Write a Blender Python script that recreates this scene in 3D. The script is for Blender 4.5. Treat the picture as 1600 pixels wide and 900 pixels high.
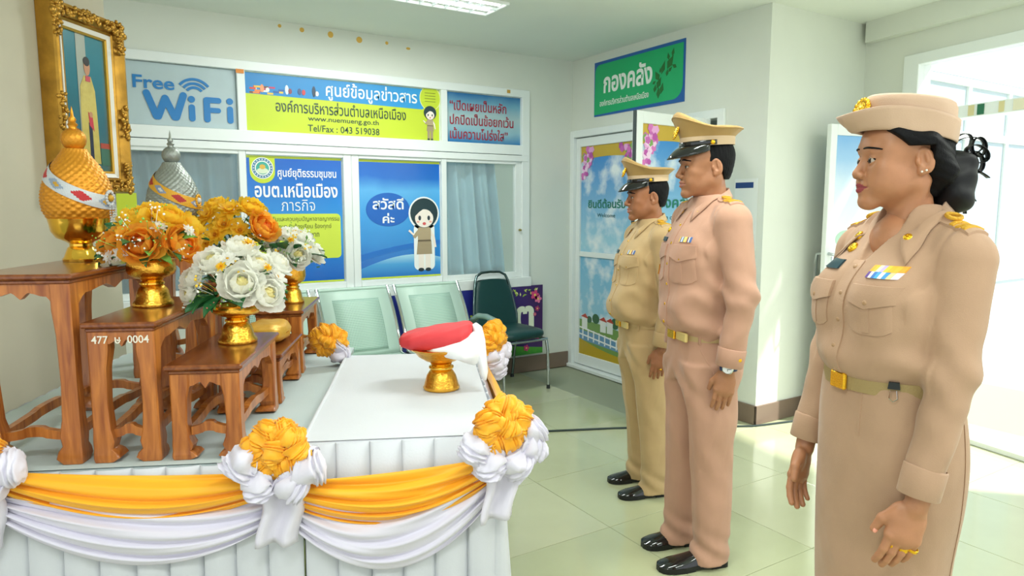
import bpy, bmesh, math, random
import numpy as np
from mathutils import Vector, Matrix
from mathutils.bvhtree import BVHTree

for o in list(bpy.data.objects):
    bpy.data.objects.remove(o, do_unlink=True)
scene = bpy.context.scene
COL = scene.collection
PI = math.pi
def R(d): return math.radians(d)

# ------------------------------------------------------------------ camera, world, light
cam_d = bpy.data.cameras.new('camera')
cam_d.sensor_width = 36.0
cam_d.lens = 36.0 * 1075.0 / 1600.0
cam_d.clip_start = 0.05
cam = bpy.data.objects.new('camera', cam_d)
COL.objects.link(cam)
cam.location = (0, 0, 1.43)
cam.rotation_euler = (R(90 - 6.685), 0, R(-31.758))
scene.camera = cam

world = bpy.data.worlds.new('sky'); scene.world = world
world.use_nodes = True
bg = world.node_tree.nodes['Background']
bg.inputs[0].default_value = (0.93, 0.97, 1.0, 1)
bg.inputs[1].default_value = .95

sun_d = bpy.data.lights.new('sun', 'SUN'); sun_d.energy = 6.0; sun_d.angle = R(3)
sun_d.color = (1, .97, .92)
sun = bpy.data.objects.new('sun', sun_d); COL.objects.link(sun)
sun.rotation_euler = (R(28), R(30), R(0))

vs = scene.view_settings
vs.view_transform = 'Standard'
vs.look = 'None'
vs.gamma = 1.0
vs.use_curve_mapping = False
vs.exposure = 0.40

# ------------------------------------------------------------------ helpers
def lin(c):
    if isinstance(c, str):
        c = [int(c[i:i+2], 16) for i in (0, 2, 4)]
    return tuple((v/255/12.92 if v/255 <= .04045 else ((v/255+.055)/1.055)**2.4) for v in c)

MATS = {}
def mat(name, col=None, rough=.6, metal=0, bump=0, bscale=60, var=0, vscale=8, spec=.5, sheen=0, trans=0, alpha=1, emit=0, coat=0, aniso=None):
    if name in MATS: return MATS[name]
    m = bpy.data.materials.new(name); m.use_nodes = True
    nt = m.node_tree; b = nt.nodes['Principled BSDF']
    c = lin(col)
    b.inputs['Base Color'].default_value = (*c, 1)
    b.inputs['Roughness'].default_value = rough
    b.inputs['Metallic'].default_value = metal
    b.inputs['Specular IOR Level'].default_value = spec
    if coat: b.inputs['Coat Weight'].default_value = coat; b.inputs['Coat Roughness'].default_value = .08
    if sheen: b.inputs['Sheen Weight'].default_value = sheen
    if trans: b.inputs['Transmission Weight'].default_value = trans
    if alpha < 1: b.inputs['Alpha'].default_value = alpha
    if emit:
        b.inputs['Emission Color'].default_value = (*c, 1); b.inputs['Emission Strength'].default_value = emit
    if bump or var:
        tc = nt.nodes.new('ShaderNodeTexCoord')
    if bump:
        n = nt.nodes.new('ShaderNodeTexNoise'); n.inputs['Scale'].default_value = bscale; n.inputs['Detail'].default_value = 3
        bp = nt.nodes.new('ShaderNodeBump'); bp.inputs['Strength'].default_value = bump; bp.inputs['Distance'].default_value = .004
        nt.links.new(tc.outputs['Object'], n.inputs['Vector'])
        nt.links.new(n.outputs['Fac'], bp.inputs['Height']); nt.links.new(bp.outputs['Normal'], b.inputs['Normal'])
    if var:
        n = nt.nodes.new('ShaderNodeTexNoise'); n.inputs['Scale'].default_value = vscale; n.inputs['Detail'].default_value = 5
        r = nt.nodes.new('ShaderNodeValToRGB')
        r.color_ramp.elements[0].position = .3; r.color_ramp.elements[1].position = .7
        r.color_ramp.elements[0].color = (*[max(0, v*(1-var)) for v in c], 1)
        r.color_ramp.elements[1].color = (*[min(1, v*(1+var)) for v in c], 1)
        nt.links.new(tc.outputs['Object'], n.inputs['Vector'])
        nt.links.new(n.outputs['Fac'], r.inputs['Fac']); nt.links.new(r.outputs['Color'], b.inputs['Base Color'])
    MATS[name] = m
    return m

def ramp_mat(name, stops, axis=2, lo=0., hi=1., rough=.4, noise=0., nscale=4., wave=0., coat=0):
    """colour ramp along one object axis, optionally bent by noise or waves (flat print)"""
    m = bpy.data.materials.new(name); m.use_nodes = True
    nt = m.node_tree; b = nt.nodes['Principled BSDF']; b.inputs['Roughness'].default_value = rough
    if coat: b.inputs['Coat Weight'].default_value = coat; b.inputs['Coat Roughness'].default_value = .05
    tc = nt.nodes.new('ShaderNodeTexCoord'); sp = nt.nodes.new('ShaderNodeSeparateXYZ')
    nt.links.new(tc.outputs['Object'], sp.inputs[0])
    mr = nt.nodes.new('ShaderNodeMapRange'); mr.inputs[1].default_value = lo; mr.inputs[2].default_value = hi
    nt.links.new(sp.outputs[axis], mr.inputs[0]); src = mr.outputs[0]
    if noise:
        n = nt.nodes.new('ShaderNodeTexNoise'); n.inputs['Scale'].default_value = nscale; n.inputs['Detail'].default_value = 4
        nt.links.new(tc.outputs['Object'], n.inputs['Vector'])
        ma = nt.nodes.new('ShaderNodeMath'); ma.operation = 'MULTIPLY_ADD'
        nt.links.new(n.outputs['Fac'], ma.inputs[0]); ma.inputs[1].default_value = noise
        sb = nt.nodes.new('ShaderNodeMath'); sb.operation = 'SUBTRACT'; nt.links.new(src, sb.inputs[0]); sb.inputs[1].default_value = noise*.5
        nt.links.new(sb.outputs[0], ma.inputs[2]); src = ma.outputs[0]
    if wave:
        w = nt.nodes.new('ShaderNodeTexWave'); w.inputs['Scale'].default_value = wave; w.inputs['Distortion'].default_value = 3
        w.bands_direction = 'Z'
        nt.links.new(tc.outputs['Object'], w.inputs['Vector'])
        ma = nt.nodes.new('ShaderNodeMath'); ma.operation = 'MULTIPLY_ADD'
        nt.links.new(w.outputs['Fac'], ma.inputs[0]); ma.inputs[1].default_value = .22; nt.links.new(src, ma.inputs[2]); src = ma.outputs[0]
    r = nt.nodes.new('ShaderNodeValToRGB'); cr = r.color_ramp
    while len(cr.elements) < len(stops): cr.elements.new(.5)
    for e, (p, c) in zip(cr.elements, stops):
        e.position = p; e.color = (*lin(c), 1)
    nt.links.new(src, r.inputs['Fac']); nt.links.new(r.outputs['Color'], b.inputs['Base Color'])
    MATS[name] = m
    return m

def wood_mat(name, c0, c1, rough=.32):
    m = bpy.data.materials.new(name); m.use_nodes = True
    nt = m.node_tree; b = nt.nodes['Principled BSDF']; b.inputs['Roughness'].default_value = rough
    b.inputs['Coat Weight'].default_value = .25; b.inputs['Coat Roughness'].default_value = .15
    tc = nt.nodes.new('ShaderNodeTexCoord'); mp = nt.nodes.new('ShaderNodeMapping'); mp.inputs['Scale'].default_value = (30, 30, 3)
    n = nt.nodes.new('ShaderNodeTexNoise'); n.inputs['Scale'].default_value = 1.6; n.inputs['Detail'].default_value = 6; n.inputs['Distortion'].default_value = .8
    r = nt.nodes.new('ShaderNodeValToRGB'); r.color_ramp.elements[0].position = .3; r.color_ramp.elements[1].position = .72
    r.color_ramp.elements[0].color = (*lin(c0), 1); r.color_ramp.elements[1].color = (*lin(c1), 1)
    nt.links.new(tc.outputs['Object'], mp.inputs[0]); nt.links.new(mp.outputs[0], n.inputs['Vector'])
    nt.links.new(n.outputs['Fac'], r.inputs['Fac']); nt.links.new(r.outputs['Color'], b.inputs['Base Color'])
    MATS[name] = m
    return m

def tag(o, label=None, cat=None, group=None, kind=None):
    if label: o['label'] = label
    if cat: o['category'] = cat
    if group: o['group'] = group
    if kind: o['kind'] = kind
    return o

def empty(name, loc=(0, 0, 0), rz=0, label=None, cat=None, group=None, kind=None, parent=None):
    o = bpy.data.objects.new(name, None); COL.objects.link(o)
    o.empty_display_size = .1
    o.location = loc; o.rotation_euler = (0, 0, rz)
    if parent: o.parent = parent
    return tag(o, label, cat, group, kind)

def link_mesh(name, me, parent=None, loc=None, rot=None):
    o = bpy.data.objects.new(name, me); COL.objects.link(o)
    if parent: o.parent = parent
    if loc is not None: o.location = loc
    if rot is not None: o.rotation_euler = rot
    return o

class MB:
    def __init__(s): s.v = []; s.f = []; s.mi = []; s.cur = 0
    def add(s, vs, fs):
        b = len(s.v); s.v.extend([tuple(v) for v in vs]); s.f.extend([tuple(i+b for i in f) for f in fs]); s.mi.extend([s.cur]*len(fs)); return s
    def box(s, x0, x1, y0, y1, z0, z1, bev=0):
        if bev <= 0:
            vs = [(x, y, z) for z in (z0, z1) for y in (y0, y1) for x in (x0, x1)]
            return s.add(vs, [(0, 2, 3, 1), (4, 5, 7, 6), (0, 1, 5, 4), (2, 6, 7, 3), (0, 4, 6, 2), (1, 3, 7, 5)])
        b = min(bev, (x1-x0)/2.01, (y1-y0)/2.01, (z1-z0)/2.01)
        rings = []
        for z, i in ((z0, b), (z0+b, 0), (z1-b, 0), (z1, b)):
            X0, X1, Y0, Y1 = x0+i, x1-i, y0+i, y1-i
            c = b if i == 0 else b*.3
            rings.append([(X0+c, Y0, z), (X1-c, Y0, z), (X1, Y0+c, z), (X1, Y1-c, z), (X1-c, Y1, z), (X0+c, Y1, z), (X0, Y1-c, z), (X0, Y0+c, z)])
        return s.loft(rings, caps=True)
    def loft(s, rings, caps=False, closed=True):
        n = len(rings[0]); vs = [p for r in rings for p in r]; fs = []
        for i in range(len(rings)-1):
            for j in range(n if closed else n-1):
                k = (j+1) % n
                fs.append((i*n+j, i*n+k, (i+1)*n+k, (i+1)*n+j))
        if caps:
            fs.append(tuple(range(n-1, -1, -1))); fs.append(tuple((len(rings)-1)*n+j for j in range(n)))
        return s.add(vs, fs)
    def lathe(s, prof, n=24, c=(0, 0, 0), sx=1, sy=1, fn=None):
        rings = []
        for r, z in prof:
            ring = []
            for j in range(n):
                a = 2*PI*j/n; rr = r*(fn(a, z) if fn else 1)
                ring.append((c[0]+rr*math.cos(a)*sx, c[1]+rr*math.sin(a)*sy, c[2]+z))
            rings.append(ring)
        return s.loft(rings, caps=True)
    def tube(s, pts, rad, n=8, caps=True):
        pts = [Vector(p) for p in pts]; rings = []
        if not hasattr(rad, '__len__'): rad = [rad]*len(pts)
        up = None
        for i, p in enumerate(pts):
            t = (pts[min(i+1, len(pts)-1)]-pts[max(i-1, 0)]).normalized()
            if up is None:
                a = Vector((0, 0, 1)) if abs(t.z) < .9 else Vector((1, 0, 0))
                up = t.cross(a).normalized()
            up = (up-t*up.dot(t)).normalized(); w = t.cross(up)
            rings.append([tuple(p+(up*math.cos(2*PI*j/n)+w*math.sin(2*PI*j/n))*rad[i]) for j in range(n)])
        return s.loft(rings, caps=caps)
    def prism(s, pts2, y0, y1):
        """outline in x,z extruded along y (counter-clockwise seen from -y)"""
        n = len(pts2)
        vs = [(x, y0, z) for x, z in pts2]+[(x, y1, z) for x, z in pts2]
        fs = [tuple(range(n)), tuple(range(2*n-1, n-1, -1))]+[(i, n+i, n+(i+1) % n, (i+1) % n) for i in range(n)]
        return s.add(vs, fs)
    def prism_z(s, pts2, z0, z1):
        n = len(pts2)
        vs = [(x, y, z0) for x, y in pts2]+[(x, y, z1) for x, y in pts2]
        fs = [tuple(range(n-1, -1, -1)), tuple(range(n, 2*n))]+[(i, (i+1) % n, n+(i+1) % n, n+i) for i in range(n)]
        return s.add(vs, fs)
    def grid(s, fn, nu, nv, closed=False):
        vs = [fn(i/(nu if closed else nu-1), j/(nv-1)) for j in range(nv) for i in range(nu)]
        fs = []
        for j in range(nv-1):
            for i in range(nu if closed else nu-1):
                k = (i+1) % nu
                fs.append((j*nu+i, j*nu+k, (j+1)*nu+k, (j+1)*nu+i))
        return s.add(vs, fs)
    def ball(s, c, r, nu=12, nv=8, rot=None):
        if not hasattr(r, '__len__'): r = (r, r, r)
        vs = [(0, 0, -1)]
        for j in range(1, nv):
            p = -PI/2+PI*j/nv
            vs += [(math.cos(p)*math.cos(2*PI*i/nu), math.cos(p)*math.sin(2*PI*i/nu), math.sin(p)) for i in range(nu)]
        vs.append((0, 0, 1)); N = len(vs)-1
        fs = [(0, 1+(i+1) % nu, 1+i) for i in range(nu)]
        for j in range(nv-2):
            b = 1+j*nu
            fs += [(b+i, b+(i+1) % nu, b+nu+(i+1) % nu, b+nu+i) for i in range(nu)]
        b = 1+(nv-2)*nu
        fs += [(b+i, b+(i+1) % nu, N) for i in range(nu)]
        out = []
        for v in vs:
            q = Vector((v[0]*r[0], v[1]*r[1], v[2]*r[2]))
            if rot is not None: q = rot @ q
            out.append((q.x+c[0], q.y+c[1], q.z+c[2]))
        return s.add(out, fs)
    def xf(s, M, start=0):
        for i in range(start, len(s.v)):
            s.v[i] = tuple(M @ Vector(s.v[i]))
        return s
    def mesh(s, name, mats, smooth=None):
        me = bpy.data.meshes.new(name); me.from_pydata(s.v, [], s.f)
        if not isinstance(mats, (list, tuple)): mats = [mats]
        for m in mats: me.materials.append(m)
        if len(mats) > 1: me.polygons.foreach_set('material_index', s.mi)
        if smooth is not None:
            me.polygons.foreach_set('use_smooth', [True]*len(me.polygons))
            if smooth < 180:
                me.set_sharp_from_angle(angle=R(smooth))
        me.update()
        return me
    def build(s, name, mats, parent=None, loc=None, rot=None, smooth=None, solid=0):
        o = link_mesh(name, s.mesh(name, mats, smooth), parent, loc, rot)
        if solid:
            md = o.modifiers.new('thickness', 'SOLIDIFY'); md.thickness = solid; md.offset = 0
        return o

def flat(name, pts, m, parent, off=.001, thick=.0008):
    """flat printed shape in a poster's own x,z plane facing -y"""
    return MB().prism(pts, -off-thick, -off).build(name, m, parent)
def rect(x0, x1, z0, z1): return [(x0, z0), (x1, z0), (x1, z1), (x0, z1)]
def disc(cx, cz, rx, rz=None, n=32, a0=0, a1=2*PI):
    rz = rx if rz is None else rz
    k = n if a1-a0 >= 2*PI-1e-6 else n-1
    return [(cx+rx*math.cos(a0+(a1-a0)*i/k), cz+rz*math.sin(a0+(a1-a0)*i/k)) for i in range(n)]
def rrect(x0, x1, z0, z1, r, n=5):
    out = []
    for cx, cz, a in ((x1-r, z0+r, -PI/2), (x1-r, z1-r, 0), (x0+r, z1-r, PI/2), (x0+r, z0+r, PI)):
        out += [(cx+r*math.cos(a+PI/2*i/n), cz+r*math.sin(a+PI/2*i/n)) for i in range(n+1)]
    return out

def text(body, m, parent, x, z, width=None, height=None, bold=0., off=.0036, align='C', shear=0, thick=.0006, name='lettering', space=1.0):
    """real lettering laid on the x,z plane; centre (or left end) at x, vertical centre at z"""
    cu = bpy.data.curves.new('txt', 'FONT'); cu.body = body; cu.size = 1; cu.offset = bold; cu.shear = shear
    cu.resolution_u = 3; cu.space_character = space; cu.extrude = .004
    tmp = bpy.data.objects.new('txt', cu); COL.objects.link(tmp)
    dg = bpy.context.evaluated_depsgraph_get(); dg.update()
    me = bpy.data.meshes.new_from_object(tmp.evaluated_get(dg))
    bpy.data.objects.remove(tmp); bpy.data.curves.remove(cu)
    n = len(me.vertices); co = np.empty(n*3, 'f'); me.vertices.foreach_get('co', co); co = co.reshape(-1, 3)
    lo, hi = co.min(0), co.max(0)
    sx = width/(hi[0]-lo[0]) if width else None
    sz = height/(hi[1]-lo[1]) if height else None
    if sx is None: sx = sz
    if sz is None: sz = sx
    out = np.empty_like(co)
    cx = (lo[0]+hi[0])/2 if align == 'C' else lo[0]
    out[:, 0] = (co[:, 0]-cx)*sx+x
    out[:, 2] = (co[:, 1]-(lo[1]+hi[1])/2)*sz+z
    out[:, 1] = -off-(co[:, 2]/.008)*thick
    me.vertices.foreach_set('co', out.ravel()); me.materials.clear(); me.materials.append(m); me.update()
    return link_mesh(name, me, parent)

def copy_tree(o, parent=None):
    c = o.copy(); COL.objects.link(c); c.parent = parent
    for ch in list(o.children): copy_tree(ch, c)
    return c

# altar frame: u to the right along the altar front, v away from its front edge
TH = R(24.4)
E1 = Vector((math.cos(TH), -math.sin(TH), 0)); E2 = Vector((math.sin(TH), math.cos(TH), 0))
def T(u, v, z=0): p = E1*u+E2*v; return Vector((p.x, p.y, z))
TR = -TH     # rotation of the altar frame about z

WHITE = mat('white_aluminium', 'E9F0EE', .35)
# ------------------------------------------------------------------ the room
YA, XB, ZC = 4.956, 3.69, 2.685          # back wall, side wall, ceiling
YP = 2.91                                # face of the pillar beside the entrance
wallm = mat('painted_plaster', 'DDE2D8', .7, bump=.08, bscale=30, var=.025, vscale=2.5)
wallb = mat('painted_plaster_beige', 'C6C0AB', .7, bump=.1, bscale=30, var=.05, vscale=2)
ceilm = mat('ceiling_paint', 'E4EAE2', .75, bump=.05, bscale=40, var=.02, vscale=1.5)
basem = mat('baseboard_tile', '7C6A5C', .35, var=.06, vscale=5)

# floor: a grout bed with every tile laid on it
grout = mat('grout', '99A089', .8)
tilem = []
for i, c in enumerate(('B3B894', 'AFB591', 'B7BB9A')):
    tilem.append(mat('floor_tile_%d' % i, c, .13, var=.025, vscale=5, coat=.3))
floor = MB().box(-3.5, 6.2, -2.5, 5.1, -.06, -.006).build('floor', grout); tag(floor, kind='structure')
tme = [MB().box(.0012, .5988, .0012, .5988, -.008, 0, .0012).mesh('tile', m) for m in tilem]
random.seed(4)
for i in range(-5, 8):
    for j in range(-6, 5):
        x, y = 1.928+.6*(i-3), 2.279+.6*j
        if x > 4.75-.19*(2.91-y) or y > 4.9 or y < -1.6 or x < -1.2: continue
        if x+.6 > XB+.02 and y > YP-.02: continue
        link_mesh('tile', random.choice(tme), floor, (x, y, 0))
tag(MB().box(-3.5, 4.9, -2.5, 5.1, ZC, ZC+.1).build('ceiling', ceilm), kind='structure')

# back wall with the window opening
WX0, WX1, WZ0, WZ1 = -.25, 3.21, .79, 2.385
m = MB()
m.box(-.6, XB+.15, YA, YA+.15, 0, WZ0); m.box(-.6, XB+.15, YA, YA+.15, WZ1, ZC)
m.box(WX1, XB+.15, YA, YA+.15, WZ0, WZ1); m.box(-.6, WX0, YA, YA+.15, WZ0, WZ1)
tag(m.build('wall_back', wallm), kind='structure')
tag(MB().box(-.6, XB-.03, YA-.012, YA, 0, .137, .003).build('baseboard_back', basem), kind='structure')

# side wall with the office door
DY0, DY1, DZ = 3.275, 4.94, 2.07
m = MB()
m.box(XB, XB+.12, YP+.12, DY0, 0, ZC); m.box(XB, XB+.12, DY1, YA, 0, ZC); m.box(XB, XB+.12, DY0, DY1, DZ, ZC)
tag(m.build('wall_side', wallm), kind='structure')
tag(MB().box(XB-.012, XB, YP-.012, DY0-.03, 0, .13, .003).build('baseboard_side', basem), kind='structure')
tag(MB().box(XB, 4.75, YP, YP+.12, 0, ZC).build('wall_pillar', wallm), kind='structure')
tag(MB().box(XB-.012, 4.70, YP-.012, YP, 0, .13, .003).build('baseboard_pillar', basem), kind='structure')

# entrance wall, turned 10.5 degrees; local x runs along it towards the camera
CR = -R(100.5)
wr = empty('wall_right', (4.70, 2.91, 0), CR, kind='structure')
CS0, CS1 = .40, 2.05
MB().box(-.02, CS0, 0, .12, 0, ZC).build('wall_panel', wallm, wr)
MB().box(CS0, 3.4, 0, .12, 2.36, ZC).build('wall_panel', wallm, wr)
MB().box(CS1, 3.4, 0, .12, 0, 2.36).build('wall_panel', wallm, wr)
tag(MB().box(.05, 3.4, -.07, 0, 2.55, ZC).build('trim_1', wallm, None, (4.70, 2.91, 0), (0, 0, CR)), kind='structure')
tag(MB().box(0, CS0-.08, -.012, 0, 0, .13, .003).build('baseboard_right', basem, None, (4.70, 2.91, 0), (0, 0, CR)), kind='structure')

# entrance door frame with transom lights
d2 = empty('door_2', (4.70, 2.91, 0), CR, kind='structure')
_br = random.Random(77)
def bar(x0, x1, y0, y1, z0, z1, p, name='frame_bar', m=WHITE):
    a, b, c = [_br.uniform(.0002, .0022) for _ in range(3)]; y0, y1, z0, z1, x0, x1 = y0+a, y1-b, z0+c*.5, z1-a*.5, x0+b*.4, x1-c*.4
    return MB().box(x0, x1, y0, y1, z0, z1, .003).build(name, m, p)
bar(CS0-.08, CS0+.03, -.02, .1, 0, 2.41, d2, 'jamb'); bar(CS1-.04, CS1+.06, -.02, .1, 0, 2.41, d2, 'jamb')
bar(CS0-.02, CS1+.02, -.02, .1, 2.34, 2.41, d2, 'head_rail'); bar(CS0+.03, CS1, -.03, .1, 1.965, 2.04, d2, 'transom_rail')
bar(CS0+.79, CS0+.84, 0, .08, 2.03, 2.36, d2, 'mullion')
bar(CS0+.03, CS1, -.04, .11, 0, .035, d2, 'threshold', mat('threshold', 'D9DED6', .3))
glass = mat('clear_glass', 'EAF4F4', .02, trans=.0, alpha=.12)
MB().box(CS0+.03, CS0+.79, .035, .041, 2.04, 2.34).build('pane', glass, d2)
MB().box(CS0+.84, CS1-.04, .035, .041, 2.04, 2.34).build('pane', glass, d2)
tp = [('D8CE9A', .79, .035), ('1E6B4A', .845, .04), ('D8CE9A', .97, .03), ('E6E2C8', 1.05, .06)]
for i, (c, x, w) in enumerate(tp):
    MB().box(x, x+w, -.0335, -.0302, 1.972, 2.032).build('tape', mat('tape_%s' % c, c, .5), d2)

# entrance leaf standing open against the pillar
steel = mat('brushed_steel', 'B8BEC0', .28, 1)
lf = empty('door_3', (4.655, 2.64, .01), PI-R(10), kind='structure')   # local x towards the free edge, local +y towards the camera
lw, lh = .585, 1.95
for a in ((0, .06, 0, lh), (lw-.055, lw, 0, lh)): bar(a[0], a[1], -.02, .02, a[2], a[3], lf, 'stile')
for a in ((lh-.07, lh), (.0, .14), (.88, .94)): bar(.06, lw-.055, -.018, .018, a[0], a[1], lf, 'rail')
film = ramp_mat('sky_film', [(0, 'E6EDF0'), (.3, 'EDF2F4'), (.62, 'D9E8F2'), (.85, '9CC6EA'), (1, '7FB4E4')], 2, .9, 1.9, .2, noise=.25, nscale=3)
MB().box(.06, lw-.055, -.004, .004, .94, lh-.07).build('pane', film, lf)
MB().box(.06, lw-.055, -.004, .004, .14, .88).build('pane', film, lf)
MB().prism(disc(.40, 1.21, .09, .06, 20), .004, .0055).build('printed_tree', mat('pale_green_print', 'B5D9C4', .4), lf)
for i in range(6):
    MB().box(.40+.022*i, .412+.022*i, .004, .0055, .98, 1.04+.03*(i % 3)).build('printed_fence', mat('grey_print', '9AA7AC', .4), lf)
for sgn in (1, -1):
    MB().tube([(lw-.028, .02*sgn, 1.12), (lw-.028, .075*sgn, 1.115), (lw-.028, .085*sgn, 1.05), (lw-.028, .085*sgn, .93), (lw-.028, .075*sgn, .865), (lw-.028, .02*sgn, .86)], .011, 8).build('pull_handle', steel, lf, smooth=40)

# the neighbouring window front outside
fac = mat('pale_blue_facade', 'BFD0D8', .6)
wo = empty('wall_outside', (0, 0, 0), 0, kind='structure')
MB().box(4.86, 8.6, 2.78, 2.9, 0, .82).build('wall_panel', fac, wo); MB().box(4.86, 8.6, 2.78, 2.9, 2.42, 3.2).build('wall_panel', fac, wo)
MB().box(4.86, 5.2, 2.78, 2.9, .82, 2.42).build('wall_panel', fac, wo)
w3 = empty('window_2', (0, 2.76, 0), 0, kind='structure')
for x in (5.2, 5.86, 6.52, 7.2): bar(x-.025, x+.025, 0, .06, .82, 2.40, w3, 'mullion')
for z in (.84, 1.98, 2.38): bar(5.18, 7.22, 0, .06, z-.03, z+.03, w3, 'rail')
gl2 = mat('pale_window_glass', 'B4CBD6', .15)
for x in (5.225, 5.885, 6.545):
    for z0, z1 in ((.87, 1.95), (2.01, 2.35)): MB().box(x, x+.61, .02, .028, z0, z1).build('pane', gl2, w3)
MB().box(4.2, 9, -3, 2.78, -.03, -.012).build('ground_outside', mat('pale_concrete', 'D6D2C8', .8, var=.05, vscale=3)); tag(bpy.data.objects['ground_outside'], kind='structure')

# left wall section behind the altar, turned 38 degrees
fdir = Vector((.616, .788, 0)); fnor = Vector((.788, -.616, 0))
WLA = math.atan2(.788, .616)
tag(MB().box(-1.9, .012, 0, .12, 0, ZC).build('wall_left', wallb, None, Vector((.19, 4.0, 0))-fnor*.066, (0, 0, WLA)), kind='structure')

# back window: frame, rails, panes
w1 = empty('window_1', (0, YA, 0), 0, kind='structure')
fy0, fy1 = -.025, .06
bar(WX0, WX1+.02, fy0, fy1, WZ1-.05, WZ1+.012, w1, 'head_rail'); bar(WX0, WX1+.02, fy0-.03, fy1, WZ0-.03, WZ0+.05, w1, 'sill')
bar(WX1-.055, WX1+.02, fy0, fy1, WZ0, WZ1, w1, 'jamb'); bar(WX0, WX0+.05, fy0, fy1, WZ0, WZ1, w1, 'jamb')
bar(WX0, WX1, fy0, fy1, 1.865, 1.945, w1, 'transom_rail'); bar(WX0, WX1, fy0-.006, fy1-.02, 1.81, 1.86, w1, 'transom_rail')
for x0, x1 in ((.915, .968), (2.41, 2.465)): bar(x0, x1, fy0+.004, fy1, 1.94, 2.34, w1, 'mullion')
for x0, x1, dy in ((.905, .95, 0), (1.62, 1.68, 0), (1.682, 1.738, .004), (2.407, 2.452, 0), (3.1, 3.155, .01)): bar(x0, x1, fy0+.006+dy, fy1-.02, .84, 1.815, w1, 'sash_stile')
for x0, x1 in ((.95, 1.62), (1.738, 2.407), (2.452, 3.1), (-.2, .905)):
    bar(x0, x1, fy0+.008, fy1-.02, .84, .885, w1, 'sash_rail'); bar(x0, x1, fy0+.008, fy1-.02, 1.785, 1.815, w1, 'sash_rail')
wg = mat('window_glass', 'E2F0F2', .03, alpha=.14)
for x0, x1, z0, z1 in ((.95, 1.62, .885, 1.785), (1.738, 2.407, .885, 1.785), (2.452, 3.1, .885, 1.785), (-.2, .905, .885, 1.785), (-.2, .915, 1.945, 2.335), (.968, 2.41, 1.945, 2.335), (2.465, 3.155, 1.945, 2.335)):
    MB().box(x0, x1, .012, .017, z0, z1).build('pane', wg, w1)
MB().lathe([(.009, 0), (.011, .01), (.007, .03), (.0, .031)], 12).build('latch', mat('brass_latch', 'B9A86A', .3, .8), w1, (3.128, -.02, 1.24), (PI/2, 0, 0))

# what lies behind the window: a room with blue grey curtains
roomm = mat('inner_room_wall', 'C9D6CB', .8)
m = MB(); m.box(-.7, 3.9, 6.6, 6.7, -.05, 2.7); m.box(-.7, -.6, 5.1, 6.6, -.05, 2.7); m.box(3.8, 3.9, 5.1, 6.6, -.05, 2.7); m.box(-.7, 3.9, 5.1, 6.7, -.1, -.02); m.box(-.7, 3.9, 5.1, 6.7, 2.7, 2.75)
tag(m.build('wall_inner_room', roomm), kind='structure')
def curtain(name, x0, x1, y, z0, z1, m, label, amp=.03, k=7, skew=0, seed=1, belly=0):
    rnd = random.Random(seed); ph = [rnd.uniform(0, 6) for _ in range(4)]
    def f(a, b):
        x = x0+(x1-x0)*a+skew*(1-b)*(a)
        if belly: x += belly*math.sin(PI*b)*a
        d = amp*(math.sin(2*PI*k*a+ph[0])*.7+math.sin(2*PI*k*1.7*a+ph[1]+b*1.5)*.4)
        return (x, y+d*(1.1-.4*b), z0+(z1-z0)*b)
    o = MB().grid(f, int(k*16), 12).build(name, m, smooth=180, solid=.002)
    return tag(o, label, 'curtain')
curm = mat('blue_grey_curtain', '9CC6D2', .6, bump=.1, bscale=90, var=.06, vscale=6, sheen=.3)
curd = mat('teal_curtain', '5E8794', .6, bump=.1, bscale=90, var=.08, vscale=6)
curtain('curtain', -.2, .93, 5.12, .8, 1.86, curd, 'dark teal curtain behind the left window pane beside the portrait', k=9)
curtain('curtain', -.2, .93, 5.10, 1.87, 2.38, mat('frosted_blind', 'B3C4C6', .7), 'pale grey curtain behind the free wifi pane', amp=.01, k=12, seed=3)
curtain('curtain', 2.44, 2.93, 5.07, .86, 1.86, curm, 'crumpled blue grey curtain half open behind the right window pane', k=4, skew=.12, seed=5, amp=.07)
tag(MB().box(2.95, 3.09, 5.3, 5.34, .9, 1.72, .004).build('cabinet', mat('cream_cabinet', 'D5DCC4', .5)), 'cream cabinet side seen past the curtain in the right pane', 'cabinet')

# little gold paint stickers left along the ceiling line
goldp = mat('gold_sticker', 'D9AE4E', .4, .3)
spots = [(1.21, 2.655, 'leftmost tiny gold dot by the ceiling line above the window'), (1.36, 2.648, 'round gold dot above the blue banner, second from left'), (1.56, 2.642, 'large gold dot above the banner, third from left'), (1.77, 2.632, 'large gold dot above the banner, fourth from left'), (1.98, 2.635, 'small gold dot above the banner, fifth from left'), (2.15, 2.615, 'flat gold fleck above the banner, rightmost of its row')]
for i, (x, z, lb) in enumerate(spots):
    r = (.012, .016, .02, .022, .012, .017)[i]
    o = MB().lathe([(0.001, 0), (r, 0), (r, .0015), (r*.9, .002)], 14, sy=(1, 1, 1.1, 1, 1, .55)[i]).build('gold_sticker', goldp, None, (x, YA, z), (PI/2, 0, 0)); tag(o, lb, 'sticker', 'gold stickers above the window')
for x, z, w, lb, c in ((.935, 2.325, .05, 'orange tape scrap on the window frame beside the blue banner', 'E08A30'), (3.02, 2.372, .03, 'ochre tape scrap on the window frame above the red-lettered sign', 'C79A3C')):
    tag(MB().box(x-w/2, x+w/2, YA-.028, YA-.0255, z-.013, z+.013).build('tape_scrap', mat('tape_'+c, c, .5)), lb, 'tape')

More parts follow.
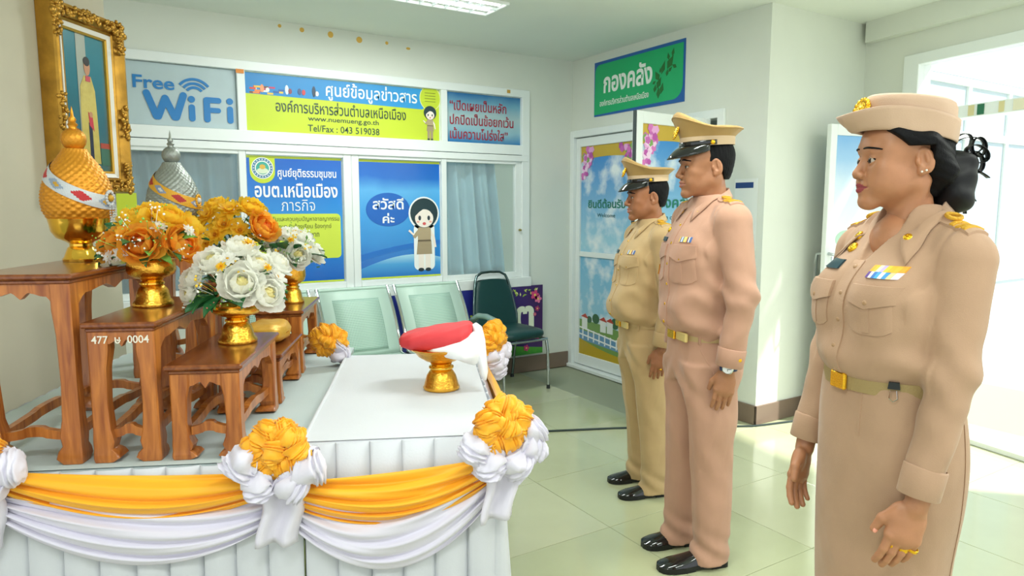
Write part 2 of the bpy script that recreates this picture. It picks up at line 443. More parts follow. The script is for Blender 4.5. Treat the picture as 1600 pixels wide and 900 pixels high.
# ceiling light with louvres
cl = empty('ceiling_light', (1.70, 3.90, ZC), 0, 'recessed fluorescent ceiling light with mirror louvres', 'light')
LX, LY = .61, .145
bar(-LX, LX, -LY, -LY+.012, -.02, 0, cl, 'frame_side'); bar(-LX, LX, LY-.012, LY, -.02, 0, cl, 'frame_side')
bar(-LX, -LX+.012, -LY, LY, -.02, 0, cl, 'frame_end'); bar(LX-.012, LX, -LY, LY, -.02, 0, cl, 'frame_end')
lampm = mat('fluorescent_tube', 'FFFFFF', .5, emit=9)
for y in (-.065, .065):
    MB().tube([(-LX+.03, y, -.006), (LX-.03, y, -.006)], .0055, 8).build('tube', lampm, cl)
lvm = mat('louvre', 'E6EEEE', .15, .6)
for i in range(13):
    x = -LX+.045+i*.0865
    MB().box(x, x+.004, -LY+.012, LY-.012, -.018, -.001).build('louvre', lvm, cl)
MB().box(-LX+.012, LX-.012, -.004, .004, -.02, -.001).build('spine', lvm, cl)
ld = bpy.data.lights.new('lamp_glow', 'AREA'); ld.shape = 'RECTANGLE'; ld.size = 1.15; ld.size_y = .26; ld.energy = 22; ld.color = (.96, 1, .97)
lo = bpy.data.objects.new('lamp_glow', ld); COL.objects.link(lo); lo.parent = cl; lo.location = (0, 0, -.024)
# added copies of the ceiling light, out of view, as fill for the hall
for x, y in ((1.7, 1.5), (1.7, -.6), (-.4, .4), (3.4, .2)):
    fill_light = copy_tree(cl); fill_light.location = (x, y, ZC)
    fill_light['label'] = {(1.7, 1.5): 'added unseen fluorescent fill light above the standing people', (1.7, -.6): 'added unseen fluorescent fill light above the open hall', (-.4, .4): 'added unseen fluorescent fill light left of the open hall', (3.4, .2): 'added unseen fluorescent fill light beside the entrance'}[(x, y)]
    fill_light['group'] = 'ceiling lights'
cl['group'] = 'ceiling lights'

# hidden copy of the light, added behind the window to brighten the curtains
fill_light = copy_tree(cl); fill_light.location = (1.6, 5.85, 2.695); fill_light['label'] = 'added hidden fill light in the office behind the window'; fill_light['group'] = 'ceiling lights'
# cable across the floor
m = MB(); pts = []
for i in range(30):
    t = i/29; pts.append((float(np.interp(t,[0,.3,.5,.8,1],[1.75,2.40,2.875,3.66,4.15])), float(np.interp(t,[0,.3,.5,.8,1],[3.86,3.53,3.32,2.88,2.775])), .006))
tag(m.tube(pts, .007, 6).build('floor_cable', mat('dark_cable', '2B3A38', .5), smooth=60), 'dark cable running along the tiled floor to the pillar', 'cable')
# ------------------------------------------------------------------ posters, signs, the office door
def pm(c, rough=.35): return mat('print_'+c, c, rough)
def cloud_mat(name, lo, hi, low='E8F1F5', top='2F86D2', scale=5., horizon=.35):
    m = bpy.data.materials.new(name); m.use_nodes = True
    nt = m.node_tree; b = nt.nodes['Principled BSDF']; b.inputs['Roughness'].default_value = .25
    tc = nt.nodes.new('ShaderNodeTexCoord'); sp = nt.nodes.new('ShaderNodeSeparateXYZ'); nt.links.new(tc.outputs['Object'], sp.inputs[0])
    mr = nt.nodes.new('ShaderNodeMapRange'); mr.inputs[1].default_value = lo; mr.inputs[2].default_value = hi
    nt.links.new(sp.outputs[2], mr.inputs[0])
    r = nt.nodes.new('ShaderNodeValToRGB'); cr = r.color_ramp
    cr.elements[0].color = (*lin('9FD0E4'), 1); cr.elements[1].color = (*lin(top), 1); cr.elements[0].position = horizon
    nt.links.new(mr.outputs[0], r.inputs[0])
    n = nt.nodes.new('ShaderNodeTexNoise'); n.inputs['Scale'].default_value = scale; n.inputs['Detail'].default_value = 6
    nt.links.new(tc.outputs['Object'], n.inputs['Vector'])
    r2 = nt.nodes.new('ShaderNodeValToRGB'); r2.color_ramp.elements[0].position = .47; r2.color_ramp.elements[1].position = .66
    nt.links.new(n.outputs['Fac'], r2.inputs[0])
    mx = nt.nodes.new('ShaderNodeMixRGB'); mx.inputs[2].default_value = (*lin(low), 1)
    nt.links.new(r2.outputs[0], mx.inputs[0]); nt.links.new(r.outputs[0], mx.inputs[1]); nt.links.new(mx.outputs[0], b.inputs['Base Color'])
    MATS[name] = m; return m

def poster(name, x0, z0, w, h, m, label, cat='poster', loc=None, rz=0, t=.002):
    e = empty(name, loc or (x0, YA+.009, z0), rz, label, cat)
    MB().box(0, w, -.001, t-.001, 0, h).build('sheet', m, e)
    return e
LIME, DKG = 'C6DA33', '25453B'

# free wifi pane lettering
p = poster('wifi_sign', .262, 1.948, .648, .384, mat('frosted_film', 'B4C7CB', .5, var=.04, vscale=7), 'frosted glass sign with blue Free WiFi lettering', 'sign')
BL = pm('1879BC')
text('Free', BL, p, .162, .262, width=.235, height=.08, bold=.02, thick=.004)
def stroke(a, b, r):
    an = math.atan2(b[1]-a[1], b[0]-a[0]); return disc(b[0], b[1], r, None, 9, an-PI/2, an+PI/2)+disc(a[0], a[1], r, None, 9, an+PI/2, an+1.5*PI)
for k, (a, b) in enumerate((((.118, .195), (.168, .055)), ((.178, .055), (.222, .17)), ((.222, .17), (.272, .055)), ((.282, .055), (.328, .195)))):
    flat('lettering', stroke(a, b, .021), BL, p, .0025, .004+.00012*k)
for x, hh in ((.375, .15), (.607, .155)):
    flat('lettering', rrect(x-.019, x+.019, .035, .035+hh*.72, .018), BL, p, .0025, .004); flat('lettering', disc(x, .035+hh*.72+.032, .021), BL, p, .0025, .004)
flat('lettering', rrect(.445, .485, .035, .195, .018), BL, p, .0025, .004)
flat('lettering', rrect(.45, .555, .16, .196, .017), BL, p, .0025, .0043); flat('lettering', rrect(.45, .55, .098, .13, .015), BL, p, .0025, .0046)
for r in (.055, .08, .107):
    a0, a1 = R(38), R(142)
    pts = disc(.395, .195, r+.008, r+.008, 16, a0, a1)+disc(.395, .195, r-.008, r-.008, 16, a0, a1)[::-1]
    flat('wifi_arc', pts, BL, p, .0025, .004)

# lime sheet low on the left pane
p = poster('lime_sheet', .10, 1.13, .19, .39, pm('C9D93A'), 'plain lime sheet on the window pane between portrait and golden offering', 'poster')
flat('pale_strip', rect(0, .19, 0, .03), pm('E3E9B0'), p)
# information centre banner
W, H = 1.432, .382
p = poster('information_banner', .972, 1.948, W, H, pm(LIME), 'wide lime and blue banner with phone number above the window posters', 'banner')
flat('blue_band', [(0, .64*H), (.9*W, .60*H), (.93*W, .68*H), (.93*W, H), (0, H)], ramp_mat('banner_blue', [(0, '1F86C9'), (1, '2C9BDB')], 0, 0, 1.4), p, .0012)
text('ศูนย์ข้อมูลข่าวสาร', pm('EFF6F4'), p, .625*W, .80*H, width=.49*W, height=.35*H, bold=.012)
text('องค์การบริหารส่วนตำบลเหนือเมือง', pm(DKG), p, .47*W, .475*H, width=.67*W, height=.235*H, bold=.008)
text('www.nuemueng.go.th', pm(DKG), p, .47*W, .262*H, width=.365*W, height=.115*H, bold=.006)
text('Tel/Fax : 043 519038', pm(DKG), p, .47*W, .10*H, width=.37*W, height=.125*H, bold=.004)
rnd = random.Random(8)
bc = ['D9483B', 'F0C64A', 'E9EDE8', 'C33D6A', '7A4A2C', 'F08A3C', '2F5FA8']
for i in range(16):
    x = .005*W+.145*W*rnd.random(); z = .645*H+.035*H*(i % 4)
    flat('printed_book', rect(x, x+.028*W, z, z+.032*H), pm(bc[i % 7]), p, .002+.00012*i, .0003)
for x, c, hh in ((.075, 'F0A070', .14), (.19, 'DCE8EE', .17), (.205, '8A4A5A', .1), (.25, '3A5A8A', .12), (.27, 'C8434A', .1), (.32, '22405A', .2), (.335, 'E9EDE8', .09), (.10, 'E9EDE8', .08)):
    flat('printed_figure', disc(x*W, .70*H+hh*.3*H, .009*W, hh*.5*H, 12), pm(c), p, .0042)
flat('speech_circle', disc(.947*W, .83*H, .062*W, .25*H, 28), pm('E5EE9A'), p, .0020)
flat('speech_circle', disc(.947*W, .83*H, .058*W, .235*H, 28), pm(LIME), p, .0030)
for k in range(4): flat('printed_line', rect(.915*W, .978*W, (.76+.055*k)*H, (.772+.055*k)*H), pm('7C8A2A'), p, .0040)
def cartoon(p, cx, z0, h, girl):
    """small generic cartoon clerk in a tan uniform"""
    u = h/10.
    def S(pts, c, off): return flat('printed_figure', pts, pm(c), p, off, .0003)
    skin, tan, dk = 'F7EDE2', 'A89778', '1F2F36'
    leg = 2.3 if girl else 2.6
    if girl:
        S(disc(cx, z0+7.7*u, 2.2*u, 2.2*u, 28), 'F4F8F6', .003)
        S(rrect(cx-1.5*u, cx+1.5*u, z0+.2*u, z0+6.4*u, .7*u), 'F4F8F6', .003)
    for s in (-1, 1):
        S(rrect(cx+s*.5*u-.38*u, cx+s*.5*u+.38*u, z0+.25*u, z0+leg*u+.4*u, .2*u), skin if girl else tan, .0035)
        S(disc(cx+s*.52*u, z0+.25*u, .42*u, .24*u, 12), dk, .0039)
    S([(cx-1.15*u, z0+leg*u), (cx+1.1*u, z0+leg*u), (cx+1.0*u, z0+4.1*u), (cx-.95*u, z0+4.1*u)], tan, .0043)
    S(rrect(cx-.95*u, cx+.95*u, z0+4.0*u, z0+5.9*u, .35*u), 'B5A382', .0047)
    S(rect(cx-.95*u, cx+.95*u, z0+4.0*u, z0+4.22*u), '6F614A', .0051)
    S([(cx-.9*u, z0+5.6*u), (cx-1.7*u, z0+4.7*u), (cx-1.35*u, z0+4.4*u), (cx-.7*u, z0+5.0*u)], 'B5A382', .0045)
    S([(cx-1.6*u, z0+4.8*u), (cx-2.3*u, z0+5.4*u), (cx-2.1*u, z0+5.6*u), (cx-1.4*u, z0+4.95*u)], skin, .0049)
    S([(cx+.9*u, z0+5.6*u), (cx+1.5*u, z0+4.7*u), (cx+1.75*u, z0+3.2*u), (cx+1.4*u, z0+3.2*u), (cx+1.1*u, z0+4.6*u), (cx+.7*u, z0+4.9*u)], skin, .0045)
    S(disc(cx, z0+7.75*u, 1.98*u, 1.95*u, 28), '1F3A40', .0051)
    S(disc(cx, z0+7.05*u, 1.32*u, 1.2*u, 28), skin, .0055)
    S([(cx-1.35*u, z0+7.3*u), (cx-1.2*u, z0+8.4*u), (cx+.1*u, z0+8.75*u), (cx+1.3*u, z0+8.3*u), (cx+1.4*u, z0+7.3*u), (cx+.75*u, z0+8.1*u), (cx, z0+8.35*u), (cx-.7*u, z0+7.9*u)], '1F3A40', .0059)
    for s in (-1, 1):
        S(disc(cx+s*.65*u, z0+7.1*u, .2*u, .32*u, 14), '2B3A44', .0059)
        S(disc(cx+s*.9*u, z0+6.6*u, .22*u, .14*u, 10), 'F2B9A8', .0059)
    S(disc(cx, z0+6.35*u, .25*u, .2*u, 12), 'D85A5A', .0059)
cartoon(p, .945*W, .0, .70*H, False)

# red lettered sign
W, H = .685, .382
p = poster('motto_sign', 2.468, 1.948, W, H, ramp_mat('motto_blue', [(0, '1C74B0'), (.25, '8FBBCB'), (.55, 'A9C4C8'), (.8, '6FA6C0'), (1, '1F6BA6')], 2, 0, H, .4, noise=.3, nscale=3), 'small blue sign with three lines of red lettering', 'sign')
for s, z, w in (('“เปิดเผยเป็นหลัก', .76, .76), ('ปกปิดเป็นข้อยกเว้น', .47, .86), ('เน้นความโปร่งใส”', .18, .78)):
    text(s, pm('A3243A'), p, .04*W, z*H, width=w*W, height=.235*H, bold=.012, align='L')

# justice centre poster
W, H = .655, .893
p = poster('mission_poster', .957, .889, W, H, ramp_mat('mission_blue', [(0, '1560BE'), (.22, '1E7BD2'), (.36, '3FA0E0'), (.6, '2B8CDA'), (.82, '1670CC'), (1, '0F5FC0')], 2, 0, H, .25, noise=.12, nscale=2, coat=.2), 'blue poster with round seal and lime text box, left of the greeting poster')
flat('lime_strip', rect(0, W, .982*H, H), pm(LIME), p); flat('lime_strip', rect(0, W, 0, .014*H), pm(LIME), p)
flat('seal_tab', [(.03*W, .99*H)]+disc(.158*W, .875*H, .127*W, .085*H, 14, PI, 2*PI)+[(.285*W, .99*H)], pm(LIME), p, .0015)
for r, c, o in ((.112, 'F0F4EE', .0025), (.104, '4C7FA6', .0030), (.078, 'E6EFE8', .0035), (.066, '3FA99A', .0040)):
    flat('seal', disc(.158*W, .905*H, r*W, None, 32), pm(c), p, o)
flat('seal', disc(.158*W, .885*H, .058*W, .03*W, 20), pm('D8E6C8'), p, .0045); flat('seal', disc(.158*W, .915*H, .03*W, .025*W, 16), pm('D9B04A'), p, .005)
for k in range(20):
    a = 2*PI*k/20; flat('seal_mark', disc(.158*W+.091*W*math.cos(a), .905*H+.091*W*math.sin(a), .007*W, None, 6), pm('E6EFE8'), p, .0035)
text('ศูนย์ยุติธรรมชุมชน', pm('F2F7F8'), p, .625*W, .865*H, width=.63*W, height=.088*H, bold=.014)
text('อบต.เหนือเมือง', pm('F2F7F8'), p, .51*W, .74*H, width=.88*W, height=.115*H, bold=.022)
text('ภารกิจ', pm('E4EEF4'), p, .515*W, .622*H, width=.36*W, height=.088*H, bold=-.004)
flat('lime_box', rrect(.05*W, .975*W, .195*H, .555*H, .03), pm('CDE04A'), p, .0015)
for s, z, w, x in (('ป้องกันและควบคุมปัญหาอาชญากรรม', .512, .82, .14), ('ให้คำปรึกษา รับร้องเรียน ร้องทุกข์', .453, .74, .13), ('รับประนอมข้อพิพาท', .395, .45, .28)):
    text(s, pm('4A5A2A'), p, x*W, z*H, width=w*W, height=.05*H, align='L')

# greeting poster
W, H = .655, .893
p = poster('greeting_poster', 1.745, .889, W, H, ramp_mat('greet_blue', [(0, '135EB8'), (.12, '1B6FC8'), (.3, '2F8FDA'), (.55, '3E9FE4'), (.75, '5AB0EA'), (.86, '1C6ECA'), (1, '1260C0')], 2, 0, H, .25, noise=.2, nscale=1.6, coat=.2), 'blue greeting poster with speech bubble and cartoon clerk')
flat('lime_strip', rect(0, W, .982*H, H), pm(LIME), p); flat('lime_strip', rect(0, W, 0, .014*H), pm(LIME), p)
arc = [(0, .03*H)]+[(W*t, (.10+.12*math.sin(PI*(.08+.62*t)))*H) for t in [i/16 for i in range(17)]][::-1]
arc = [(0, .014*H), (W, .014*H)]+[(W*t, (.07+.13*math.sin(PI*(.05+.68*t)))*H) for t in [1-i/16 for i in range(17)]]
flat('pale_hill', arc, ramp_mat('hill_blue', [(0, '1F6FC4'), (.6, '4CA4DE'), (1, 'A9DDF2')], 2, 0, .2*H), p, .001)
band = [(W*t, (.16+.12*t)*H+.015*math.sin(PI*t)) for t in [i/12 for i in range(13)]]+[(W*t, (.21+.11*t)*H+.015*math.sin(PI*t)) for t in [1-i/12 for i in range(13)]]
flat('blue_band', band, pm('1E74CC'), p, .0014)
flat('speech_bubble', disc(.34*W, .587*H, .27*W, .142*H, 36), pm('1766C2'), p, .0022)
text('สวัสดี', pm('F2F7F8'), p, .34*W, .637*H, width=.38*W, height=.098*H, bold=.02)
text('ค่ะ', pm('F2F7F8'), p, .34*W, .515*H, width=.145*W, height=.085*H, bold=.02)
cartoon(p, .79*W, .045*H, .66*H, True)

# green office sign on the side wall
W, H = 1.02, .437
p = poster('office_sign', 0, 0, W, H, pm('1A5CA8'), 'green office sign with blue border high above the open door', 'sign', (XB-.006, 4.645, 2.18), -PI/2, .02)
g0 = []
r = .06
g0 += [(0.004, .03*H), (W*.86, .06*H)]+[(W*.985-.10+.10*math.cos(a), .06*H+.10+.10*math.sin(a)) for a in [R(-90+9*i) for i in range(11)]]+[(W*.985, .945*H)]+[(.012+r+r*math.cos(a), .945*H-r+r*math.sin(a)) for a in [R(90+9*i) for i in range(11)]]
flat('green_field', g0, pm('12AE6C'), p)
text('กองคลัง', pm('EDF5EE'), p, .40*W, .60*H, width=.56*W, height=.40*H, bold=.028)
text('องค์การบริหารส่วนตำบลเหนือเมือง', pm('EDF5EE'), p, .36*W, .235*H, width=.57*W, height=.125*H, bold=.012)
def leafshape(cx, cz, l, w, a):
    pts = [(-l/2, 0), (-l*.1, -w/2), (l/2, 0), (-l*.1, w/2)]
    return [(cx+x*math.cos(a)-z*math.sin(a), cz+x*math.sin(a)+z*math.cos(a)) for x, z in pts]
for x, z, l, w, a in ((.71, .30, .06, .035, 80), (.75, .38, .09, .05, 60), (.78, .28, .085, .045, 75), (.73, .50, .085, .05, 120), (.79, .62, .10, .045, 70), (.83, .52, .05, .03, 80), (.86, .68, .11, .06, 55), (.84, .78, .055, .03, 100), (.885, .83, .06, .03, 75), (.90, .60, .055, .03, 150), (.86, .56, .05, .028, 40), (.70, .40, .04, .025, 30), (.745, .22, .09, .04, 90), (.76, .58, .04, .02, 90)):
    flat('printed_leaf', leafshape(x*W, z*H, l, w, R(a)), pm('1F6B2E'), p, .002)

# office door
door = empty('door_1', (XB, DY1, 0), -PI/2, kind='structure')          # local x towards the camera
DWD = DY1-DY0
bar(-.03, .03, -.02, .1, 0, DZ+.01, door, 'jamb'); bar(DWD-.03, DWD+.03, -.02, .1, 0, DZ+.01, door, 'jamb'); bar(-.03, DWD+.03, -.02, .1, DZ-.04, DZ+.02, door, 'head_rail')
bar(-.03, DWD, -.05, .1, 0, .03, door, 'threshold')
sky1 = cloud_mat('door_sky', 1.0, 1.9, horizon=.15); sky2 = cloud_mat('door_sky_low', .3, 1.1, top='6FB4DA', horizon=.1, scale=6)
pinks = ['D874C0', 'B84FA8', 'E8A8DC', 'C765B8', 'F0D0EC', '7FA85A']
def orchids(par, x0, x1, z0, z1, n, seed, y=.0035):
    rr = random.Random(seed)
    for i in range(n):
        t = rr.random(); z = z1-(z1-z0)*t; xw = (x1-x0)*(1-.75*t)
        x = (x0+xw*rr.random()) if x1 > x0 else (x0+xw*rr.random())
        a = rr.random()*6; s = .028*(1.1-.4*t)
        pts = []
        for k in range(15):
            b = 2*PI*k/15; q = s*(.62+.38*abs(math.cos(2.5*b)))
            pts.append((x+q*math.cos(a+b), z+q*math.sin(a+b)))
        flat('printed_orchid', pts, pm(rr.choice(pinks)), par, y+.00006*i, .00003)
def glazed(par, x0, x1, z0, z1, m, big, txt=None):
    MB().box(x0, x1, .0, .006, z0, z1).build('pane', m, par)
    w, h = x1-x0, z1-z0
    if big:
        arch = [(x0, z1), (x0, z1-.10*h)]+[(x0+w*(.5-.5*math.cos(PI*i/14)), z1-.155*h+.05*h*math.sin(PI*i/14)) for i in range(15)]+[(x1, z1-.10*h), (x1, z1)]
        flat('gold_band', arch, pm('C9A93A'), par)
        orchids(par, x0+.02, x0+.19*w+.06, z1-.30*h, z1-.02, 42, 3); orchids(par, x1-.02, x1-.19*w-.06, z1-.30*h, z1-.02, 42, 7)
        text(txt[0], pm('1D7A66'), par, x0+w*.5, z0+.462*h, width=w*.70, height=h*.088, bold=.02)
        text(txt[1], pm('2A6E78'), par, x0+w*.5, z0+.352*h, width=w*(.34 if len(txt[1]) < 9 else .7), height=h*.036, bold=.004)
    else:
        flat('printed_lawn', [(x0, z0), (x1, z0), (x1, z0+.30*h), (x0+.5*w, z0+.34*h), (x0, z0+.36*h)], pm('7BA05A'), par)
        flat('printed_lake', [(x0, z0+.15*h), (x1, z0+.1*h), (x1, z0+.20*h), (x0, z0+.25*h)], pm('6D9CC0'), par, .0014)
        flat('gold_band', [(x0, z0), (x1, z0), (x1, z0+.055*h)]+[(x1-w*t, z0+(.06+.10*t*t)*h) for t in (.2, .4, .6, .8, 1)], pm('C2A52E'), par, .0035)
        for k in range(9):
            xx = x0+w*(.06+.11*k); flat('printed_post', rect(xx, xx+.016, z0+.16*h-.05*h*k/9, z0+.28*h-.08*h*k/9), pm('EDF2F2'), par, .002)
        flat('printed_rail', [(x0, z0+.27*h), (x1, z0+.18*h), (x1, z0+.195*h), (x0, z0+.285*h)], pm('F2F6F6'), par, .0026); flat('printed_rail', [(x0, z0+.2*h), (x1, z0+.12*h), (x1, z0+.135*h), (x0, z0+.215*h)], pm('F2F6F6'), par, .0026)
        for xx, c in ((.05, 'E8EEEA'), (.42, 'E8EEEA'), (.55, 'E4EAE4')):
            flat('printed_pavilion', rect(x0+xx*w, x0+xx*w+.11*w, z0+.27*h, z0+.39*h), pm(c), par, .0018); flat('printed_roof', [(x0+(xx-.02)*w, z0+.39*h), (x0+(xx+.13)*w, z0+.375*h), (x0+(xx+.07)*w, z0+.425*h)], pm('B8483A'), par, .0024)
        for xx, zz, rr in ((.33, .39, .07), (.7, .38, .075), (.85, .37, .09), (.2, .37, .05)): flat('printed_tree', disc(x0+xx*w, z0+zz*h, rr*w, rr*w*.9, 14), pm('3F6B4A'), par, .0016)
def leaf_door(par, w, h, txt, zmid=1.0):
    bar(0, .055, -.02, .025, .035, h, par, 'stile'); bar(w-.055, w, -.02, .025, .035, h, par, 'stile')
    bar(.055, w-.055, -.018, .023, h-.075, h, par, 'rail'); bar(.055, w-.055, -.018, .023, zmid, zmid+.045, par, 'rail'); bar(.055, w-.055, -.018, .023, .035, .13, par, 'rail')
    glazed(par, .055, w-.055, zmid+.045, h-.075, sky1, True, txt); glazed(par, .055, w-.055, .13, zmid, sky2, False)
ld1 = empty('closed_leaf', (.03, .03, 0), 0, parent=door); leaf_door(ld1, .80, DZ-.045, ('ยินดีต้อนรับ', 'Welcome'))
MB().tube([(.775, -.02, 1.12), (.775, -.07, 1.115), (.775, -.075, 1.05), (.775, -.075, .95), (.775, -.07, .885), (.775, -.02, .88)], .01, 8).build('pull_handle', steel, ld1, smooth=40)
# leaf standing open into the hall
d4 = empty('door_4', (2.957, 3.319, 0), math.atan2(.036, .394), kind='structure')
leaf_door(d4, .725, 2.03, ('กองคลัง', 'Division of Finance'))
MB().box(-.004, 0, -.012, .015, .035, 2.03).build('edge_seal', mat('dark_seal', '2E3A3A', .6), d4)
MB().tube([(.03, -.02, 1.12), (.03, -.07, 1.115), (.03, -.075, 1.05), (.03, -.075, .95), (.03, -.07, .885), (.03, -.02, .88)], .01, 8).build('pull_handle', steel, d4, smooth=40)
# dim office behind the opening
m = MB(); m.box(5.0, 5.1, 3.03, 5.0, 0, 2.7); m.box(3.82, 5.0, 4.99, 5.09, 0, 2.7)
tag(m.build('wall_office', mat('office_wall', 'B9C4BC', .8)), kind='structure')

# paper notice
p = poster('paper_notice', 0, 0, .185, .46, mat('paper', 'E6EBE6', .6), 'white paper notice with dark blue heading on the wall behind the taller man', 'notice', (XB-.002, 3.145, 1.155), -PI/2)
flat('blue_heading', rect(.006, .15, .40, .437), pm('1D3C78'), p)
for k in range(4): flat('printed_line', rect(.02, .13, .05+.03*k, .056+.03*k), pm('9AA5AA'), p)

# floral banner behind the chairs
W, H = 1.92, .60
p = poster('floral_banner', 0, 0, W, H, ramp_mat('banner_violet', [(0, '23308C'), (.5, '2A2F86'), (.75, '3B2A70'), (1, '43245E')], 0, .8, 1.9, .35), 'dark violet banner with flowers and bold letters leaning behind the chairs', 'banner', (1.43, YA-.05, .165))
flat('grass_strip', [(0, 0), (W, 0), (W, .08*H), (.9*W, .12*H), (.7*W, .20*H), (0, .2*H)], ramp_mat('grass_print', [(0, '2F8A2E'), (1, '6CBF3A')], 2, 0, .12, .5, noise=.5, nscale=30), p)
text('ร', pm('B9D63A'), p, .12*W, .5*H, height=.42*H, bold=.02); text('ร', pm('B9D63A'), p, .545*W, .40*H, height=.32*H, bold=.02); text('อง', pm('C9DE44'), p, .63*W, .5*H, height=.30*H, bold=.03)
text('าต', pm('E9F1D8'), p, .862*W, .53*H, height=.36*H, bold=.035)
rr = random.Random(5)
for i in range(26):
    x = W*(.80+.17*rr.random()); z = H*(.86+.09*rr.random()); flat('printed_leaf', leafshape(x, z, .035, .014, rr.random()*3), pm(['C9D96A', 'E9EFA0', '9CC24A'][i % 3]), p, .002+.0002*i, .0001)
for x, z, r, c in ((.955, .86, .045, 'D4487E'), (.972, .80, .038, 'E87AA4'), (.968, .66, .026, 'A83A70'), (.955, .58, .018, 'C9508A'), (.97, .26, .035, 'B8407A'), (.93, .28, .024, 'D06A3C'), (.91, .10, .03, 'C83A7A')):
    pts = [(x*W+r*(.6+.4*abs(math.cos(2.5*a)))*math.cos(a), z*H+r*(.6+.4*abs(math.cos(2.5*a)))*math.sin(a)) for a in [2*PI*k/30 for k in range(30)]]
    flat('printed_flower', pts, pm(c), p, .009); flat('printed_flower', disc(x*W, z*H, r*.25, None, 10), pm('F0D060'), p, .0102)

# framed portrait
gold = mat('antique_gold', 'B98A35', .36, .75, bump=.25, bscale=60, var=.25, vscale=14)
goldl = mat('bright_gold_edge', 'D6A544', .3, .8)
fr = empty('framed_portrait', (.19, 4.0, 1.50), WLA, 'gilt framed full-length portrait hanging behind the golden offering', 'picture frame')
FX0, FX1, FH = -.43, .05, .832
def mitre(par, x0, x1, z0, z1, w, prof, m, name):
    """four mitred frame sides with a moulded profile (list of (inset fraction, depth y))"""
    cs = [(x0, z0, 1, 1), (x1, z0, -1, 1), (x1, z1, -1, -1), (x0, z1, 1, -1)]
    for k in range(4):
        A, B = cs[k], cs[(k+1) % 4]
        ra = [(A[0]+A[2]*f*w, d, A[1]+A[3]*f*w) for f, d in prof]; rb = [(B[0]+B[2]*f*w, d, B[1]+B[3]*f*w) for f, d in prof]
        MB().loft([rb, ra], caps=True).build(name, m, par, smooth=35)
mitre(fr, FX0, FX1, 0, FH, .075, [(0, .064), (0, .01), (.08, -.008), (.25, -.012), (.45, .006), (.7, .018), (.85, .012), (1, .02), (1, .06)], gold, 'frame_side')
mitre(fr, FX0+.075, FX1-.075, .075, FH-.075, .02, [(0, .03), (0, .016), (1, .024), (1, .035)], mat('white_liner', 'E9E6DC', .6), 'liner')
mitre(fr, FX0+.095, FX1-.095, .095, FH-.095, .01, [(0, .034), (0, .022), (1, .026), (1, .036)], goldl, 'inner_fillet')
rnd = random.Random(11)
def carve(cx, cz, dx, dz, n, sz):
    m = MB()
    for i in range(n):
        x = cx+dx*(rnd.random()-.5); z = cz+dz*(rnd.random()-.5); s = sz*rnd.uniform(.5, 1)
        m.ball((x, -.006-.006*rnd.random(), z), (s, s*.7, s*rnd.uniform(.6, 1.3)), 7, 5, Matrix.Rotation(rnd.random()*3, 3, 'Y'))
    m.build('carving', gold, fr, smooth=60)
for sx in (0, 1):
    for sz in (0, 1):
        X = FX0+.035 if not sx else FX1-.035; Z = .035 if not sz else FH-.035
        carve(X, Z, .065, .065, 26, .016); carve(X+(.075 if not sx else -.075), Z, .09, .05, 22, .012); carve(X, Z+(.075 if not sz else -.075), .05, .09, 22, .012)
    X = FX0+.03 if not sx else FX1-.03
    carve(X, FH*.42, .05, .16, 40, .013)
carve((FX0+FX1)/2, FH-.03, .14, .05, 40, .013); carve((FX0+FX1)/2, .03, .14, .05, 40, .013)
pic = empty('picture', (FX0+.10, .036, .10), 0, parent=fr)
PW, PH = FX1-FX0-.2, FH-.2
MB().box(0, PW, 0, .004, 0, PH).build('painted_backdrop', ramp_mat('portrait_teal', [(0, '3F6460'), (.3, '2C6474'), (.7, '337A8C'), (1, '3F8494')], 2, 0, PH, .2, noise=.3, nscale=5, coat=.5), pic)
flat('painted_column', rect(.32*PW, .54*PW, .25*PH, PH), pm('9FA69A'), pic)
flat('painted_table', [(.02*PW, .05*PH), (.30*PW, .02*PH), (.30*PW, .30*PH), (.02*PW, .34*PH)], pm('6F4A4C'), pic)
flat('painted_table', rect(.76*PW, PW, .05*PH, .18*PH), pm('3F6B5A'), pic); flat('painted_table', rect(.76*PW, PW, .18*PH, .22*PH), pm('A8483A'), pic)
flat('painted_robe', [(.34*PW, .06*PH), (.74*PW, .06*PH), (.72*PW, .4*PH), (.70*PW, .60*PH), (.62*PW, .70*PH), (.46*PW, .70*PH), (.36*PW, .62*PH), (.34*PW, .4*PH)], ramp_mat('robe_gold', [(0, 'B8A24A'), (.5, 'CDBB66'), (1, 'A88E3A')], 2, 0, PH, .4, noise=.8, nscale=25), pic, .0022)
flat('painted_trousers', rect(.50*PW, .60*PH*0+.58*PW, .05*PH, .36*PH), pm('2A2E44'), pic, .003)
flat('painted_sash', [(.50*PW, .44*PH), (.60*PW, .40*PH), (.62*PW, .30*PH), (.52*PW, .34*PH)], pm('C23A4A'), pic, .0034)
flat('painted_head', disc(.54*PW, .765*PH, .07*PW, .062*PH, 20), pm('C08A68'), pic, .003); flat('painted_hair', disc(.535*PW, .805*PH, .072*PW, .034*PH, 20), pm('1E1A1A'), pic, .0036)
flat('painted_collar', rect(.49*PW, .60*PW, .66*PH, .70*PH), pm('C24A5A'), pic, .0036)
flat('painted_hand', disc(.56*PW, .42*PH, .04*PW, .022*PH, 12), pm('C08A68'), pic, .004)
# ------------------------------------------------------------------ altar tables with cloth
cloth = mat('white_tablecloth', 'CBCED4', .75, bump=.12, bscale=140, var=.02, vscale=4, sheen=.2)
clothg = mat('white_tablecloth_grey', 'BCC9C9', .75, bump=.12, bscale=140, var=.03, vscale=4)
clothw = mat('white_satin', 'DDD9E8', .55, bump=.06, bscale=120, sheen=.3)
clothy = mat('yellow_satin', 'F7AE17', .5, bump=.06, bscale=120, sheen=.2)

